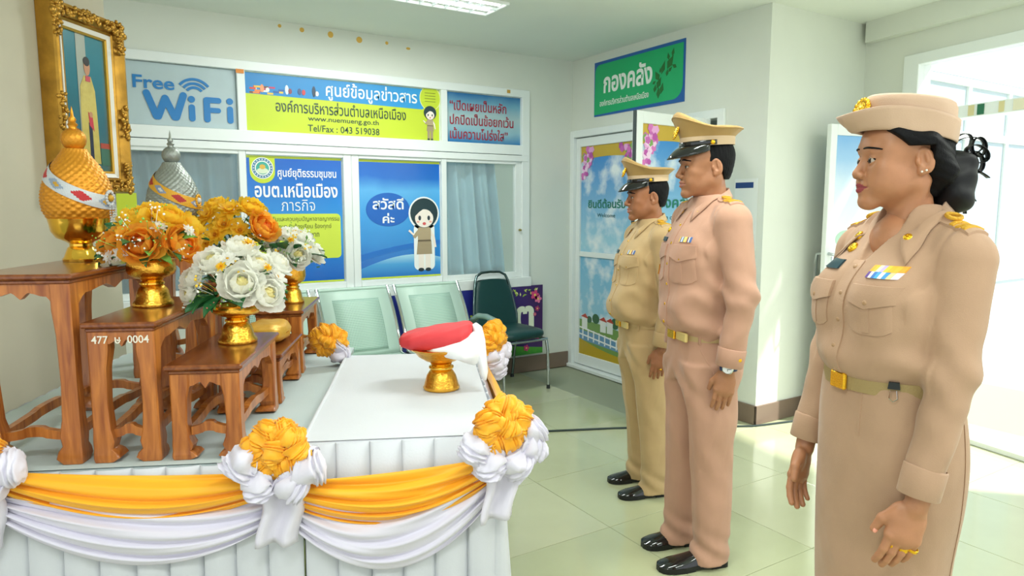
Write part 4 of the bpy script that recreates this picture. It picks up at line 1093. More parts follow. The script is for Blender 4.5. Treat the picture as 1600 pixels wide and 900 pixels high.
bouquet(T(-.603, 3.271, 1.16), 'small white bouquet in the gold bowl at the far end',
        [('white', .03, -.10, .06, .064), ('white', .115, -.03, .065, .056), ('white', -.01, .0, .155, .062), ('white', .06, .02, .14, .055), ('wdaisy', -.06, -.07, .08, .035), ('wdaisy', .015, -.06, .12, .03), ('ydaisy', .0, -.08, .13, .018), ('white', -.09, .0, .11, .05)],
        12, [('white_sprigs', gyp, 12, .004), ('yellow_sprigs', ysp, 8, .005), ('green_sprigs', gsp, 16, .003)], 23)
bouquet(T(-.835, 3.23, 1.25), 'yellow flower bouquet with one orange peony behind the others',
        [('orange', .125, -.11, .10, .075), ('yellow', .08, -.04, .185, .07), ('ydaisy', -.05, -.12, .12, .07), ('ydaisy', -.12, -.07, .16, .065), ('ydaisy', -.02, -.08, .19, .07), ('ydaisy', -.16, -.05, .10, .06), ('ydaisy', .02, -.13, .09, .055), ('ydaisy', -.09, -.13, .07, .055), ('yellow', -.08, .0, .2, .06), ('wdaisy', .15, -.08, .04, .035), ('wdaisy', .13, -.05, .16, .03), ('ydaisy', .06, -.1, .04, .05), ('ydaisy', -.13, -.1, .03, .05)],
        14, [('white_sprigs', gyp, 16, .004), ('green_sprigs', gsp, 22, .003)], 24, .15)

# ------------------------------------------------------------------ pedestal tray with folded flag
pt = empty('pedestal_tray', T(.06, 2.515, .762), TR, 'gold pedestal tray standing on the white offering table', 'tray')
MB().lathe([(0, 0), (.066, 0), (.068, .006), (.064, .014), (.060, .03), (.054, .05), (.044, .066), (.037, .074)], 40).build('foot', goldd, pt, smooth=50)
MB().lathe([(.036, .072), (.046, .078), (.046, .084), (.036, .09), (.04, .096), (.034, .1)], 36).build('knop', goldm, pt, smooth=60)
MB().lathe([(.034, .098), (.06, .108), (.085, .124), (.098, .142), (.112, .150), (.118, .158), (.112, .160), (.095, .150), (.0, .14)], 44, fn=lambda a, z: 1+(.03*abs(math.sin(9*a)) if z > .145 else 0)).build('dish', goldd, pt, smooth=50)
fl = empty('folded_flag', T(.06, 2.515, .905), -R(31), 'folded red and white cloth flag on the gold pedestal tray', 'flag')
flr = mat('red_flag_cloth', 'D23A40', .7, bump=.12, bscale=150); flw = mat('white_flag_cloth', 'EEF0F2', .7, bump=.1, bscale=150)
def fold_loft(secs, yo, m, name, seed, n=30, rip=.0022):
    rnd = random.Random(seed); rings = []
    for x, z0, z1, hw in secs:
        cz, hz = (z0+z1)/2, (z1-z0)/2; ring = []
        for i in range(n):
            a = 2*PI*i/n; c, s_ = math.cos(a), math.sin(a)
            w = 1+rip*12*math.sin(5*a+40*x+seed)
            ring.append((x, yo+hw*math.copysign(abs(c)**.62, c)*w, cz+hz*math.copysign(abs(s_)**.75, s_)+rip*math.sin(60*x+7*a)))
        rings.append(ring)
    return MB().loft(rings, caps=True).build(name, m, fl, smooth=75)
def dense(secs, k=5):
    out = []
    xs = [q[0] for q in secs]
    for i in range(len(secs)-1):
        for j in range(k):
            t = j/k; out.append(tuple(secs[i][c]+(secs[i+1][c]-secs[i][c])*t for c in range(4)))
    return out+[secs[-1]]
fold_loft(dense([(-.152, .034, .046, .02), (-.140, .018, .060, .06), (-.10, .008, .073, .088), (-.04, .008, .085, .10), (.03, .012, .096, .102), (.08, .02, .103, .095), (.105, .03, .104, .075), (.118, .05, .096, .04)]), 0, flr, 'red_fold', 2)
fold_loft(dense([(-.05, .012, .022, .05), (-.02, .0, .034, .085), (.04, -.016, .048, .104), (.09, -.034, .062, .100), (.125, -.048, .078, .078), (.145, -.04, .070, .05), (.152, -.01, .04, .02)]), -.012, flw, 'white_fold', 5)
m = MB()
m.loft([[(cx+.022*math.cos(2*PI*i/16)*sc, cy+.05*math.sin(2*PI*i/16)*sc, z+.004*math.sin(4*PI*i/16+z*60)) for i in range(16)] for cx, cy, z, sc in ((.125, .0, .096, .5), (.135, -.005, .085, .85), (.142, -.012, .04, 1.), (.150, -.02, -.02, .9), (.158, -.03, -.075, .75), (.160, -.034, -.098, .45))], caps=True)
m.build('hanging_flap', flw, fl, smooth=75)

# ------------------------------------------------------------------ steel bench and banquet chair
def perf_mat():
    m = bpy.data.materials.new('perforated_steel'); m.use_nodes = True
    nt = m.node_tree; b = nt.nodes['Principled BSDF']; b.inputs['Metallic'].default_value = 0; b.inputs['Roughness'].default_value = .5
    tc = nt.nodes.new('ShaderNodeTexCoord'); mp = nt.nodes.new('ShaderNodeMapping'); mp.inputs['Scale'].default_value = (95, 95, 95)
    v = nt.nodes.new('ShaderNodeTexVoronoi'); v.voronoi_dimensions = '2D'; v.inputs['Randomness'].default_value = 0; v.inputs['Scale'].default_value = 1.
    r = nt.nodes.new('ShaderNodeValToRGB'); r.color_ramp.elements[0].position = .24; r.color_ramp.elements[1].position = .32
    r.color_ramp.elements[0].color = (*lin('5F8676'), 1); r.color_ramp.elements[1].color = (*lin('B4D2C4'), 1)
    nt.links.new(tc.outputs['Object'], mp.inputs[0]); sx_ = nt.nodes.new('ShaderNodeSeparateXYZ'); cx_ = nt.nodes.new('ShaderNodeCombineXYZ'); nt.links.new(mp.outputs[0], sx_.inputs[0]); nt.links.new(sx_.outputs[0], cx_.inputs[0]); nt.links.new(sx_.outputs[2], cx_.inputs[1]); nt.links.new(cx_.outputs[0], v.inputs['Vector']); nt.links.new(v.outputs['Distance'], r.inputs[0]); nt.links.new(r.outputs[0], b.inputs['Base Color'])
    MATS['perf'] = m; return m
perf = perf_mat(); steelp = mat('pale_green_steel', 'B4CEC2', .45, .0); chrome = mat('chrome', 'D2D8D8', .08, 1)
be = empty('waiting_bench', (1.80, 4.42, 0), 0, 'perforated steel waiting bench behind the altar', 'bench')
for cx in (-.81, -.25, .305):
    st = empty('seat_unit', (cx, 0, 0), 0, parent=be)
    def back(x, s, th=0):   # s 0..1 from the seat to the top
        return (x, -.06+.245*s-.03*math.sin(PI*s), .44+.435*s)
    def panel(x0, x1, s0, s1, m, nm, off=0, seat=False):
        def f(a, b):
            x = x0+(x1-x0)*a; s = s0+(s1-s0)*b
            p = back(x, s) if not seat else (x, -.06-.42*s, .44-.03*math.sin(PI*s)+.025*s-.05*max(0, s-.9)*10*.3)
            return (p[0], p[1]-off, p[2])
        MB().grid(f, 4, 14).build(nm, m, st, smooth=180, solid=.004)
    panel(-.245, .245, 0, 1, steelp, 'backrest'); panel(-.165, .165, .08, .84, perf, 'perforated_field', .004)
    MB().tube([back(-.24, .985), back(.24, .985)], .013, 8).build('top_roll', steelp, st, smooth=60)
    panel(-.245, .245, 0, 1, steelp, 'seat', 0, True); 
    for sx in (-.252, .252):
        MB().tube([back(sx, 1-.1*i) for i in range(11)]+[(sx, -.06-.42*i/6, .44+.025*i/6-.02*math.sin(PI*i/6)) for i in range(1, 7)], .013, 8).build('side_rail', chrome, st, smooth=60)
for x in (-.53, .62):
    lg = empty('leg_frame', (x, 0, 0), 0, parent=be)
    MB().tube([(0, -.42, .02), (0, -.12, .1), (0, .02, .38)], .02, 8).build('front_leg', chrome, lg, smooth=50); MB().tube([(0, .22, .02), (0, .08, .12), (0, .0, .38)], .02, 8).build('rear_leg', chrome, lg, smooth=50)
    for y in (-.42, .22): MB().lathe([(0, 0), (.024, 0), (.02, .02), (0, .02)], 12).build('foot', mat('rubber', '22282A', .6), lg, (0, y, 0))
MB().box(-1.05, .60, -.06, .02, .37, .42, .005).build('beam', mat('dark_beam', '3C4648', .4, .6), be)
for x in (.60,):
    MB().tube([(x, .02, .60), (x, -.08, .645), (x, -.2, .655), (x, -.33, .64), (x, -.40, .58), (x, -.40, .50)], .021, 10).build('armrest', mat('grey_green_steel', '8FA8A0', .3, .5), be, smooth=60)

bc = empty('banquet_chair', (2.83, 4.60, 0), R(4), 'dark green vinyl banquet chair with chrome legs beside the bench', 'chair')
vin = mat('dark_green_vinyl', '17403F', .35, bump=.08, bscale=120); 
def seatpuff(name, sx, sy, sz, c, par):
    return puff(name, c, (sx, sy, sz), vin, par, 5, (32, 14), 5., .0)
seatpuff('seat', .215, .225, .045, (0, -.0, .445), bc)
MB().tube([(-.2, -.215, .40), (.2, -.215, .40), (.205, .19, .40), (-.205, .19, .40), (-.2, -.215, .40)], .011, 8).build('seat_rail', chrome, bc, smooth=60)
m = MB()
def bk(a, b):
    th = 2*PI*a; wz = .21*(1-.30*b**1.5); y = .195+.07*b
    x = wz*math.copysign(abs(math.cos(th))**.25, math.cos(th)); dy = .024*math.copysign(abs(math.sin(th))**.6, math.sin(th))
    top = .86-.05*(abs(x)/.15)**4*(b > .85)
    return (x, y+dy, .47+(.845-.47)*b-(.018*(x/.147)**4 if b > .9 else 0))
m.grid(bk, 36, 14, closed=True); n0 = len(m.v)
m.add([m.v[13*36+i] for i in range(36)], [tuple(range(36))]); m.add([m.v[i] for i in range(36)], [tuple(range(35, -1, -1))])
m.build('backrest', vin, bc, smooth=60)
pth = [(-.215, .20, .40), (-.212, .205, .55), (-.19, .235, .70), (-.162, .262, .83), (-.14, .27, .875), (-.09, .275, .90), (0, .276, .905), (.09, .275, .90), (.14, .27, .875), (.162, .262, .83), (.19, .235, .70), (.212, .205, .55), (.215, .20, .40)]
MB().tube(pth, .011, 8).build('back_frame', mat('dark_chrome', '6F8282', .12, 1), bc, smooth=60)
for sx in (-1, 1):
    MB().tube([(sx*.205, -.20, .41), (sx*.212, -.215, .30), (sx*.215, -.22, .012)], .0115, 8).build('leg', chrome, bc, smooth=60)
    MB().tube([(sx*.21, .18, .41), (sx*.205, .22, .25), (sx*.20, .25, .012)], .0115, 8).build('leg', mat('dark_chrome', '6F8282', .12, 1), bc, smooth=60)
    for y in (-.22, .25): MB().lathe([(0, 0), (.015, 0), (.014, .03), (0, .03)], 10).build('foot_cap', mat('rubber', '22282A', .6), bc, (sx*.215 if y < 0 else sx*.2, y, 0))
# ------------------------------------------------------------------ people: sculpted as distance fields, then meshed
import openvdb
class Vol:
    def __init__(s, lo, hi, h):
        s.lo = np.array(lo, 'f'); s.h = h
        s.n = [int(math.ceil((b-a)/h))+1 for a, b in zip(lo, hi)]
        s.ax = [s.lo[i]+h*np.arange(s.n[i], dtype='f') for i in range(3)]
        s.D = np.full(s.n, .06, 'f')
    def sub(s, lo, hi):
        sl = []
        for i in range(3):
            a = int(max(0, math.floor((lo[i]-s.lo[i])/s.h))); b = int(min(s.n[i], math.ceil((hi[i]-s.lo[i])/s.h)+1))
            if b <= a: return None
            sl.append(slice(a, b))
        X, Y, Z = s.ax[0][sl[0]][:, None, None], s.ax[1][sl[1]][None, :, None], s.ax[2][sl[2]][None, None, :]
        return tuple(sl), X, Y, Z
    def put(s, fn, lo, hi, k=.01, cut=False):
        mrg = k+4*s.h+.004
        r = s.sub([v-mrg for v in lo], [v+mrg for v in hi])
        if r is None: return
        sl, X, Y, Z = r
        d = fn(X, Y, Z).astype('f'); D = s.D[sl]; k = max(k, 1e-5)
        if cut:
            d = -d; h = np.clip(.5-.5*(D-d)/k, 0, 1); D2 = D*(1-h)+d*h+k*h*(1-h)
        else:
            h = np.clip(.5+.5*(D-d)/k, 0, 1); D2 = D*(1-h)+d*h-k*h*(1-h)
        s.D[sl] = D2
    def cone(s, a, b, ra, rb, k=.01, cut=False):
        a = np.array(a, 'f'); b = np.array(b, 'f'); ba = b-a; L = float(ba@ba)+1e-12
        def f(X, Y, Z):
            px, py, pz = X-a[0], Y-a[1], Z-a[2]
            t = np.clip((px*ba[0]+py*ba[1]+pz*ba[2])/L, 0, 1)
            return np.sqrt((px-ba[0]*t)**2+(py-ba[1]*t)**2+(pz-ba[2]*t)**2)-(ra+(rb-ra)*t)
        m = max(ra, rb); s.put(f, np.minimum(a, b)-m, np.maximum(a, b)+m, k, cut)
    def ell(s, c, r, k=.01, cut=False, rot=None, extra=None):
        M = np.array(rot.transposed(), 'f') if rot is not None else None
        def f(X, Y, Z):
            x, y, z = X-c[0], Y-c[1], Z-c[2]
            if M is not None: x, y, z = (M[0, 0]*x+M[0, 1]*y+M[0, 2]*z, M[1, 0]*x+M[1, 1]*y+M[1, 2]*z, M[2, 0]*x+M[2, 1]*y+M[2, 2]*z)
            k0 = np.sqrt((x/r[0])**2+(y/r[1])**2+(z/r[2])**2); k1 = np.sqrt((x/r[0]**2)**2+(y/r[1]**2)**2+(z/r[2]**2)**2)+1e-9
            d = k0*(k0-1)/k1
            if extra is not None: d = np.maximum(d, extra(X, Y, Z))
            return d
        m = max(r); s.put(f, [v-m for v in c], [v+m for v in c], k, cut)
    def loft(s, rings, k=.01, n=2.3, cap=.004):
        """rings: (z, cx, cy, rx, ry) smoothly interpolated"""
        rg = sorted(rings); zz = np.array([r[0] for r in rg]); fine = np.linspace(zz[0], zz[-1], 90)
        P = []
        for c in range(1, 5):
            v = np.array([r[c] for r in rg]); m = np.gradient(v, zz)
            i = np.clip(np.searchsorted(zz, fine)-1, 0, len(zz)-2); h = zz[i+1]-zz[i]; t = (fine-zz[i])/h
            P.append((2*t**3-3*t**2+1)*v[i]+(t**3-2*t**2+t)*h*m[i]+(-2*t**3+3*t**2)*v[i+1]+(t**3-t**2)*h*m[i+1])
        def f(X, Y, Z):
            z = Z.ravel(); cx, cy, rx, ry = [np.interp(z, fine, p)[None, None, :] for p in P]
            q = ((np.abs(X-cx)/rx)**n+(np.abs(Y-cy)/ry)**n)**(1/n)
            d = (q-1)*np.minimum(rx, ry)
            return np.maximum(np.maximum(d, Z-zz[-1]), zz[0]-Z)
        mx = max(abs(r[1])+r[3] for r in rg); my = max(abs(r[2])+r[4] for r in rg)
        s.put(f, (-mx, -my, zz[0]), (mx, my, zz[-1]), k)
    def warp(s, fn):
        X, Y, Z = s.ax[0][:, None, None], s.ax[1][None, :, None], s.ax[2][None, None, :]
        s.D += fn(X, Y, Z).astype('f')
    def trim(s, fn, k=.002):
        X, Y, Z = s.ax[0][:, None, None], s.ax[1][None, :, None], s.ax[2][None, None, :]
        s.D = np.maximum(s.D, fn(X, Y, Z).astype('f'))
    def mesh(s):
        g = openvdb.FloatGrid(.06); g.copyFromArray(np.clip(s.D, -.06, .06))
        p, q = g.convertToQuads(isovalue=0.)
        p = np.asarray(p, 'f')*s.h+s.lo
        q = np.asarray(q, 'i')
        # make faces point outwards
        a, b, c = p[q[:2000, 0]], p[q[:2000, 1]], p[q[:2000, 2]]; nr = np.cross(b-a, c-a); ce = p.mean(0)
        v = p[q[:, 0]]; n2 = np.cross(p[q[:, 1]]-v, p[q[:, 2]]-v); vol = float((n2*(v-ce)).sum())
        if vol < 0: q = q[:, ::-1]
        return p, q
def sculpt_mesh(name, pq, mats, matidx=None):
    p, q = pq
    me = bpy.data.meshes.new(name); me.vertices.add(len(p)); me.vertices.foreach_set('co', p.astype('f').ravel())
    me.loops.add(len(q)*4); me.loops.foreach_set('vertex_index', q.astype('i').ravel())
    me.polygons.add(len(q)); me.polygons.foreach_set('loop_start', np.arange(len(q), dtype='i')*4); 
    me.polygons.foreach_set('use_smooth', np.ones(len(q), bool))
    for m in mats: me.materials.append(m)
    if matidx is not None: me.polygons.foreach_set('material_index', matidx.astype('i'))
    me.update(calc_edges=True); me.validate()
    return me
def join_pq(parts):
    P, Q, o = [], [], 0
    for p, q in parts: P.append(p); Q.append(q+o); o += len(p)
    return np.concatenate(P), np.concatenate(Q)
def xf_pq(pq, M, flip=False):
    p, q = pq; A = np.array(M, 'f'); p = p @ A[:3, :3].T+A[:3, 3]
    return p, (q[:, ::-1] if flip else q)
def bvh_of(pq): return BVHTree.FromPolygons([Vector(v) for v in pq[0].tolist()], pq[1].tolist())

def head_field(s=1., fem=False, fat=0.):
    V = Vol((-.105, -.135, -.215), (.105, .135, .15), .0023)
    V.ell((0, .014, .040), (.077, .096, .088), .01)
    V.ell((0, -.035, .035), (.064, .055, .062), .03)
    V.ell((0, -.028, -.03), (.061+fat*.5, .062, .078), .02)
    jw = .047+fat if not fem else .043+fat
    for x in (-1, 1):
        V.cone((x*jw, .005, -.05), (x*.014, -.074, -.096), .022, .016, .022)
        V.cone((x*(jw+.004), .012, -.02), (x*jw, .008, -.052), .02, .02, .02)
        V.ell((x*.041, -.060, -.018), (.024+fat*.3, .024, .026), .022)
        V.ell((x*.028, -.068, -.055), (.026+fat*.4, .022, .026), .02)
        if fem: V.ell((x*.046, -.040, -.045), (.022, .03, .034), .025)
        V.ell((x*.054, -.045, .02), (.012, .02, .02), .02)
    V.ell((0, -.082 if not fem else -.076, -.099 if not fem else -.096), (.019, .015, .014), .014 if not fem else .022)
    V.cone((-.034, -.078, .026), (.034, -.078, .026), .014, .014, .012) if not fem else V.cone((-.03, -.076, .03), (.03, -.076, .03), .013, .013, .014)
    # nose
    V.cone((0, -.086 if not fem else -.080, .016), (0, -.1075 if not fem else -.102, -.026), .0075, .0105, .009)
    V.ell((0, -.1085 if not fem else -.104, -.030), (.0115 if not fem else .0125, .0095, .009), .006)
    for x in (-1, 1):
        V.ell((x*.0125, -.098, -.034), (.0085, .0105, .0078), .004)
        V.ell((x*.0065, -.104, -.0405), (.0036, .005, .003), .002, True)
    # eyes
    for x in (-1, 1):
        V.ell((x*.032, -.094, .001), (.0185, .013, .0115), .010, True)
        V.ell((x*.0315, -.0775, .0005), (.0142, .0142, .0142), .003, extra=lambda X, Y, Z, x=x: (.0046 if not fem else .0058)*np.clip(1-((X-x*.0315)/.0155)**2, 0, 1)-np.abs(Z-.0003-.12*(np.abs(X)-.0315)))
    # mouth
    V.ell((0, -.083, -.062), (.026, .015, .02), .014)
    V.cone((-.023, -.0875, -.0590), (0, -.0985, -.0555), .0036, .0062, .004); V.cone((.023, -.0875, -.0590), (0, -.0985, -.0555), .0036, .0062, .004)
    V.cone((-.020, -.0880, -.0655), (0, -.0965, -.0685), .0042, .0072, .004); V.cone((.020, -.0880, -.0655), (0, -.0965, -.0685), .0042, .0072, .004)
    V.cone((-.027, -.0900, -.0622), (0, -.1055, -.0615), .0018, .002, .003, True); V.cone((.027, -.0900, -.0622), (0, -.1055, -.0615), .0018, .002, .003, True)
    V.cone((0, -.104, -.047), (0, -.106, -.05), .003, .003, .004, True)
    for x in (-1, 1): V.cone((x*.022, -.098, -.04), (x*.031, -.090, -.062), .0016, .0012, .006, True)
    # ears
    for x in (-1, 1):
        rot = (Matrix.Rotation(x*R(-18), 3, 'Z') @ Matrix.Rotation(R(12), 3, 'X'))
        V.ell((x*.079, .016, -.004), (.0085, .0195, .0315), .004, rot=rot)
        V.ell((x*.0868, .011, .001), (.0085, .0125, .0215), .002, True, rot=rot)
        V.ell((x*.0805, .019, .002), (.0058, .0045, .016), .003, rot=rot)
        V.ell((x*.077, .010, -.029), (.007, .009, .010), .005)
        V.ell((x*.078, .000, -.006), (.005, .005, .008), .004)
    # neck
    V.cone((0, .018, -.05), (0, .038, -.21), .052 if not fem else .046, .060 if not fem else .054, .03)
    if not fem: V.ell((0, -.022, -.125), (.011, .012, .016), .014)
    for x in (-1, 1): V.cone((x*.05, .03, -.05), (x*.02, -.02, -.20), .012, .013, .02)
    V.D *= 1.
    p, q = V.mesh()
    return p*s, q
def hand_field(s=1., fem=False):
    V = Vol((-.07, -.085, -.20), (.05, .06, .07), .0022)
    V.cone((0, .0, .07), (0, 0, 0), .026, .0235, .01)
    V.ell((0, -.001, -.045), (.0165, .037, .050), .014)
    V.ell((0, -.002, -.075), (.0145, .040, .022), .012)
    V.ell((-.008, -.026, -.035), (.015, .016, .03), .012)
    tips = []
    for y, r, L, c0 in ((-.031, .0095, .074, 3), (-.0105, .0098, .082, 5), (.0105, .0093, .076, 8), (.0295, .008, .060, 12)):
        p = Vector((.001, y*.92, -.078)); ang = R(c0); fan = y*.9
        rr = r
        for i, fr in enumerate((.46, .30, .24)):
            d = Vector((-math.sin(ang), fan*.6, -math.cos(ang))).normalized()
            q = p+d*L*fr
            V.cone(p, q, rr, rr*.92, .0025 if i else .004); rr *= .92
            if i == 0: V.ell((p.x+.003, p.y, p.z), (r*.95, r*.95, r*.95), .004)
            p = q; ang += R(15 if i == 0 else 12)
        tips.append((p, ang, rr))
    V.cone((-.006, -.026, -.020), (-.015, -.047, -.052), .0135, .0115, .008); V.cone((-.015, -.047, -.052), (-.022, -.052, -.083), .0112, .0088, .004)
    tips.append((Vector((-.022, -.052, -.083)), R(10), .0088))
    p, q = V.mesh()
    return (p*s, q), [(t*s, a, r*s) for t, a, r in tips]

skinmats = {}
def skin(c):
    m = mat('skin_'+c, c, .48, bump=.06, bscale=300, var=.05, vscale=40)
    b = m.node_tree.nodes['Principled BSDF']; b.inputs['Subsurface Weight'].default_value = .12; b.inputs['Subsurface Radius'].default_value = (.012, .005, .003); b.inputs['Subsurface Scale'].default_value = .6
    return m
hairm = mat('black_hair', '0B0B0E', .62, bump=.3, bscale=220, spec=.16); goldb = mat('gold_badge', 'F0B92E', .25, .9, bump=.4, bscale=250); goldt = mat('gold_braid', 'E3B23C', .45, .5, bump=.5, bscale=300)
blackg = mat('black_patent', '0E1214', .08, 0, coat=.6); blackc = mat('black_cloth', '131A1C', .6)

def patch(bv, fn, nu, nv, off, name, m, par, closed_edge=True, extra=None):
    """cloth patch laid on a surface: fn(a,b) gives a ray origin and direction"""
    pts = []; nor = []
    for j in range(nv):
        for i in range(nu):
            o, d = fn(i/(nu-1), j/(nv-1)); hit = bv.ray_cast(Vector(o), Vector(d).normalized())
            if hit[0] is None:
                near = bv.find_nearest(Vector(o)+Vector(d).normalized()*.8*0+Vector(d)*.0); hp, hn = near[0], near[1]
            else: hp, hn = hit[0], hit[1]
            pts.append(hp); nor.append(-Vector(d).normalized())
    mb = MB(); top = [tuple(p+n*off) for p, n in zip(pts, nor)]
    mb.add(top, [(j*nu+i, j*nu+i+1, (j+1)*nu+i+1, (j+1)*nu+i) for j in range(nv-1) for i in range(nu-1)])
    rim = [i for i in range(nu)]+[j*nu+nu-1 for j in range(1, nv)]+[(nv-1)*nu+i for i in range(nu-2, -1, -1)]+[j*nu for j in range(nv-2, 0, -1)]
    b = len(mb.v); mb.v.extend([tuple(pts[k]-nor[k]*.003) for k in rim]); L = len(rim)
    for k in range(L): mb.f.append((rim[k], b+k, b+(k+1) % L, rim[(k+1) % L])); mb.mi.append(0)
    # orientation check
    f = mb.f[0]; A, B_, C_ = [Vector(mb.v[t]) for t in f[:3]]
    if (B_-A).cross(C_-A).dot(nor[0]) < 0: mb.f = [tuple(reversed(t)) for t in mb.f]
    return mb.build(name, m, par, smooth=50)
def front_patch(bv, x0, x1, zt, zb, off, name, m, par, nu=9, nv=9, shape=None):
    def fn(a, b):
        x = x0+(x1-x0)*a; zz = zt+(zb-zt)*b
        if shape: x, zz = shape(a, b, x, zz)
        return (x, -.6, zz), (0, 1, 0)
    return patch(bv, fn, nu, nv, off, name, m, par)
def stud(bv, x, z, r, m, name, par, th=.003, n=12):
    hit = bv.ray_cast(Vector((x, -.6, z)), Vector((0, 1, 0)))
    if hit[0] is None: return
    q = hit[1].to_track_quat('Z', 'Y')
    mb = MB().lathe([(0, -.002), (r, -.002), (r, th*.5), (r*.7, th), (r*.3, th*1.15), (0, th*1.1)], n); mb.xf(Matrix.Translation(hit[0]+hit[1]*.001) @ q.to_matrix().to_4x4())
    return mb.build(name, m, par, smooth=60)
def collar(bv, zb, cy, rx, ry, m, par, drop=.055, wing=.036, point=.045, gap=R(26), open_=0.):
    mb = MB(); N = 48; rows = []
    for row in range(6):
        ring = []
        for i in range(N+1):
            a = -1+2*i/N; al = a*(PI-gap); c, s_ = math.cos(al), math.sin(al); fr = (1-c)/2
            zt = zb-drop*fr**1.2
            px = rx*s_; py = cy+ry*c
            tipf = max(0, (abs(a)-.62)/.38)
            out = wing*(1+.15*fr)
            ex = point*tipf**1.5
            if row == 0: p = Vector((px*.94, cy+(py-cy)*.94, zt-.03))
            elif row == 1: p = Vector((px*.98, cy+(py-cy)*.98, zt-.004))
            elif row == 2: p = Vector((px*1.04, cy+(py-cy)*1.04, zt))
            else:
                f = (row-2)/3.
                nx, ny = s_, c*.9
                p = Vector((px*1.04+nx*out*f*.55+(1 if a > 0 else -1)*ex*.38*f*(1+open_), py+ny*out*f*.55-ex*.35*f, zt-(out*1.0+ex*.7)*f))
                near = bv.find_nearest(p)
                if near[0] is not None and (p-near[0]).dot(near[1]) < .004+.002*f: p = near[0]+near[1]*(.0045+.003*math.sin(PI*f))
            ring.append(tuple(p))
        rows.append(ring)
    mb.loft(rows, closed=False)
    return mb.build('collar', m, par, smooth=50, solid=.0025)
def ribbons(bv, x0, z, w, h, cols, rows, par):
    rb = empty('ribbon_bar', (0, 0, 0), 0, parent=par); n = len(cols[0])
    for r in range(rows):
        for i, c in enumerate(cols[r]):
            front_patch(bv, x0+w*i/n, x0+w*(i+1)/n-.0003, z-h*r, z-h*(r+1)+.0004, .0045, 'ribbon', mat('ribbon_'+c, c, .6), rb, 3, 3)
def epaulette(bv, sx, x0, x1, y, w, m, par, braid=3):
    def fn(a, b):
        x = x0+(x1-x0)*a; t = (a-.0); ww = w*(1 if a > .12 else .55+.45*a/.12)
        return (sx*x, y+(b-.5)*ww, 1.9), (0, 0, -1)
    o = patch(bv, fn, 12, 6, .006, 'shoulder_board', m, par)
    for k in range(braid):
        t0 = .46+.16*k
        patch(bv, lambda a, b, t0=t0: ((sx*(x0+(x1-x0)*(t0+.11*a)), y+(b-.5)*w*.98, 1.9), (0, 0, -1)), 4, 6, .009, 'gold_braid', goldt, o)
    # braid loop
    mid = bv.ray_cast(Vector((sx*(x0+(x1-x0)*.27), y, 1.9)), Vector((0, 0, -1)))
    if mid[0] is not None:
        mb = MB(); c = mid[0]; n = mid[1]; q = n.to_track_quat('Z', 'Y').to_matrix().to_4x4()
        mb.tube([(.0145*math.cos(t), .0145*math.sin(t), 0) for t in [2*PI*i/18 for i in range(19)]], .0045, 6); mb.xf(Matrix.Translation(c+n*.011) @ q); mb.build('braid_loop', goldt, o, smooth=60)
    return o

def eyes_brows(hp, M, s, par, bm, lid=None, fem=False, gaze=0):
    bv = bvh_of(hp)
    for x in (-1, 1):
        mb = MB(); mb.ball((0, 0, 0), .0128*s, 20, 14)
        mb.mi = []
        for f in mb.f:
            c = sum((Vector(mb.v[i]) for i in f), Vector())/len(f); d = c.normalized().dot(Vector((math.sin(gaze), -math.cos(gaze), -.05)).normalized())
            mb.mi.append(2 if d > .93 else 1 if d > .78 else 0)
        mb.xf(M @ Matrix.Translation((x*.0315*s, -.0782*s, .0005*s)))
        mb.build('eye', [mat('eye_white_shaded', 'B0A294', .25), mat('iris', '2E1B12', .15), mat('pupil', '080606', .1)], par, smooth=60)  # shade under the visor is painted into the darker eye-white colour
        pts = []; N = 9
        for i in range(N):
            t = i/(N-1); X = x*(.012+(.046 if fem else .042)*t)*s; Z = (.0225+.0075*math.sin(PI*(.25+.6*t))-.004*t+(.003 if fem else 0))*s
            hit = bv.ray_cast(Vector((X, -.3, Z)), Vector((0, 1, 0)))
            if hit[0] is not None: pts.append(M @ (hit[0]+hit[1]*.0004))
        if len(pts) > 3: MB().tube(pts, [(.0010+(.0017 if fem else .0026)*math.sin(PI*(.15+.75*i/(len(pts)-1))))*s for i in range(len(pts))], 6).build('eyebrow', bm, par, smooth=60)
        pts = []
        for i in range(9):
            t = i/8; X = x*(.0315+.0150*(2*t-1))*s; Z = (.0003+.0046*(1-(2*t-1)**2)+.12*x*(X/s-x*.0315)*1)*s
            hit = bv.ray_cast(Vector((X, -.3, Z+.0007*s)), Vector((0, 1, 0)))
            if hit[0] is not None: pts.append(M @ (hit[0]+Vector((0, -.0006, 0))))
        if len(pts) > 3: MB().tube(pts, .0012*s if not fem else .0019*s, 5).build('eyelashes', bm, par, smooth=60)

def inner_body(arms, feet, zs, k=1., fem=False):
    """the body under the clothes: trunk, arms and legs in one field"""
    V = Vol((-.3, -.16, .03), (.3, .16, zs[3]+.05), .009)
    crotch, waist, chest, neck = zs
    V.loft([(crotch-.02, 0, .0, .12*k, .085*k), (crotch+.08, 0, .0, .13*k, .09*k), (waist, 0, -.003, .115*k, .08*k), (chest, 0, -.005, .14*k, .085*k), (neck-.10, 0, .01, .12*k, .06*k), (neck, 0, .02, .045*k, .045*k)], .02)
    if fem: V.ell((0, -.016, neck-.075), (.062, .055, .065), .02)
    for sh, el, wr in arms: V.cone(sh, el, .045*k, .036*k, .03); V.cone(el, wr, .036*k, .024*k, .02)
    for x, (fx, y) in zip((1, -1), feet): V.cone((x*.075, 0, crotch+.02), (fx*.9, y*.5, .48), .06, .045, .03); V.cone((fx*.9, y*.5, .48), (fx, y, .05), .045, .03, .02)
    return V.mesh()
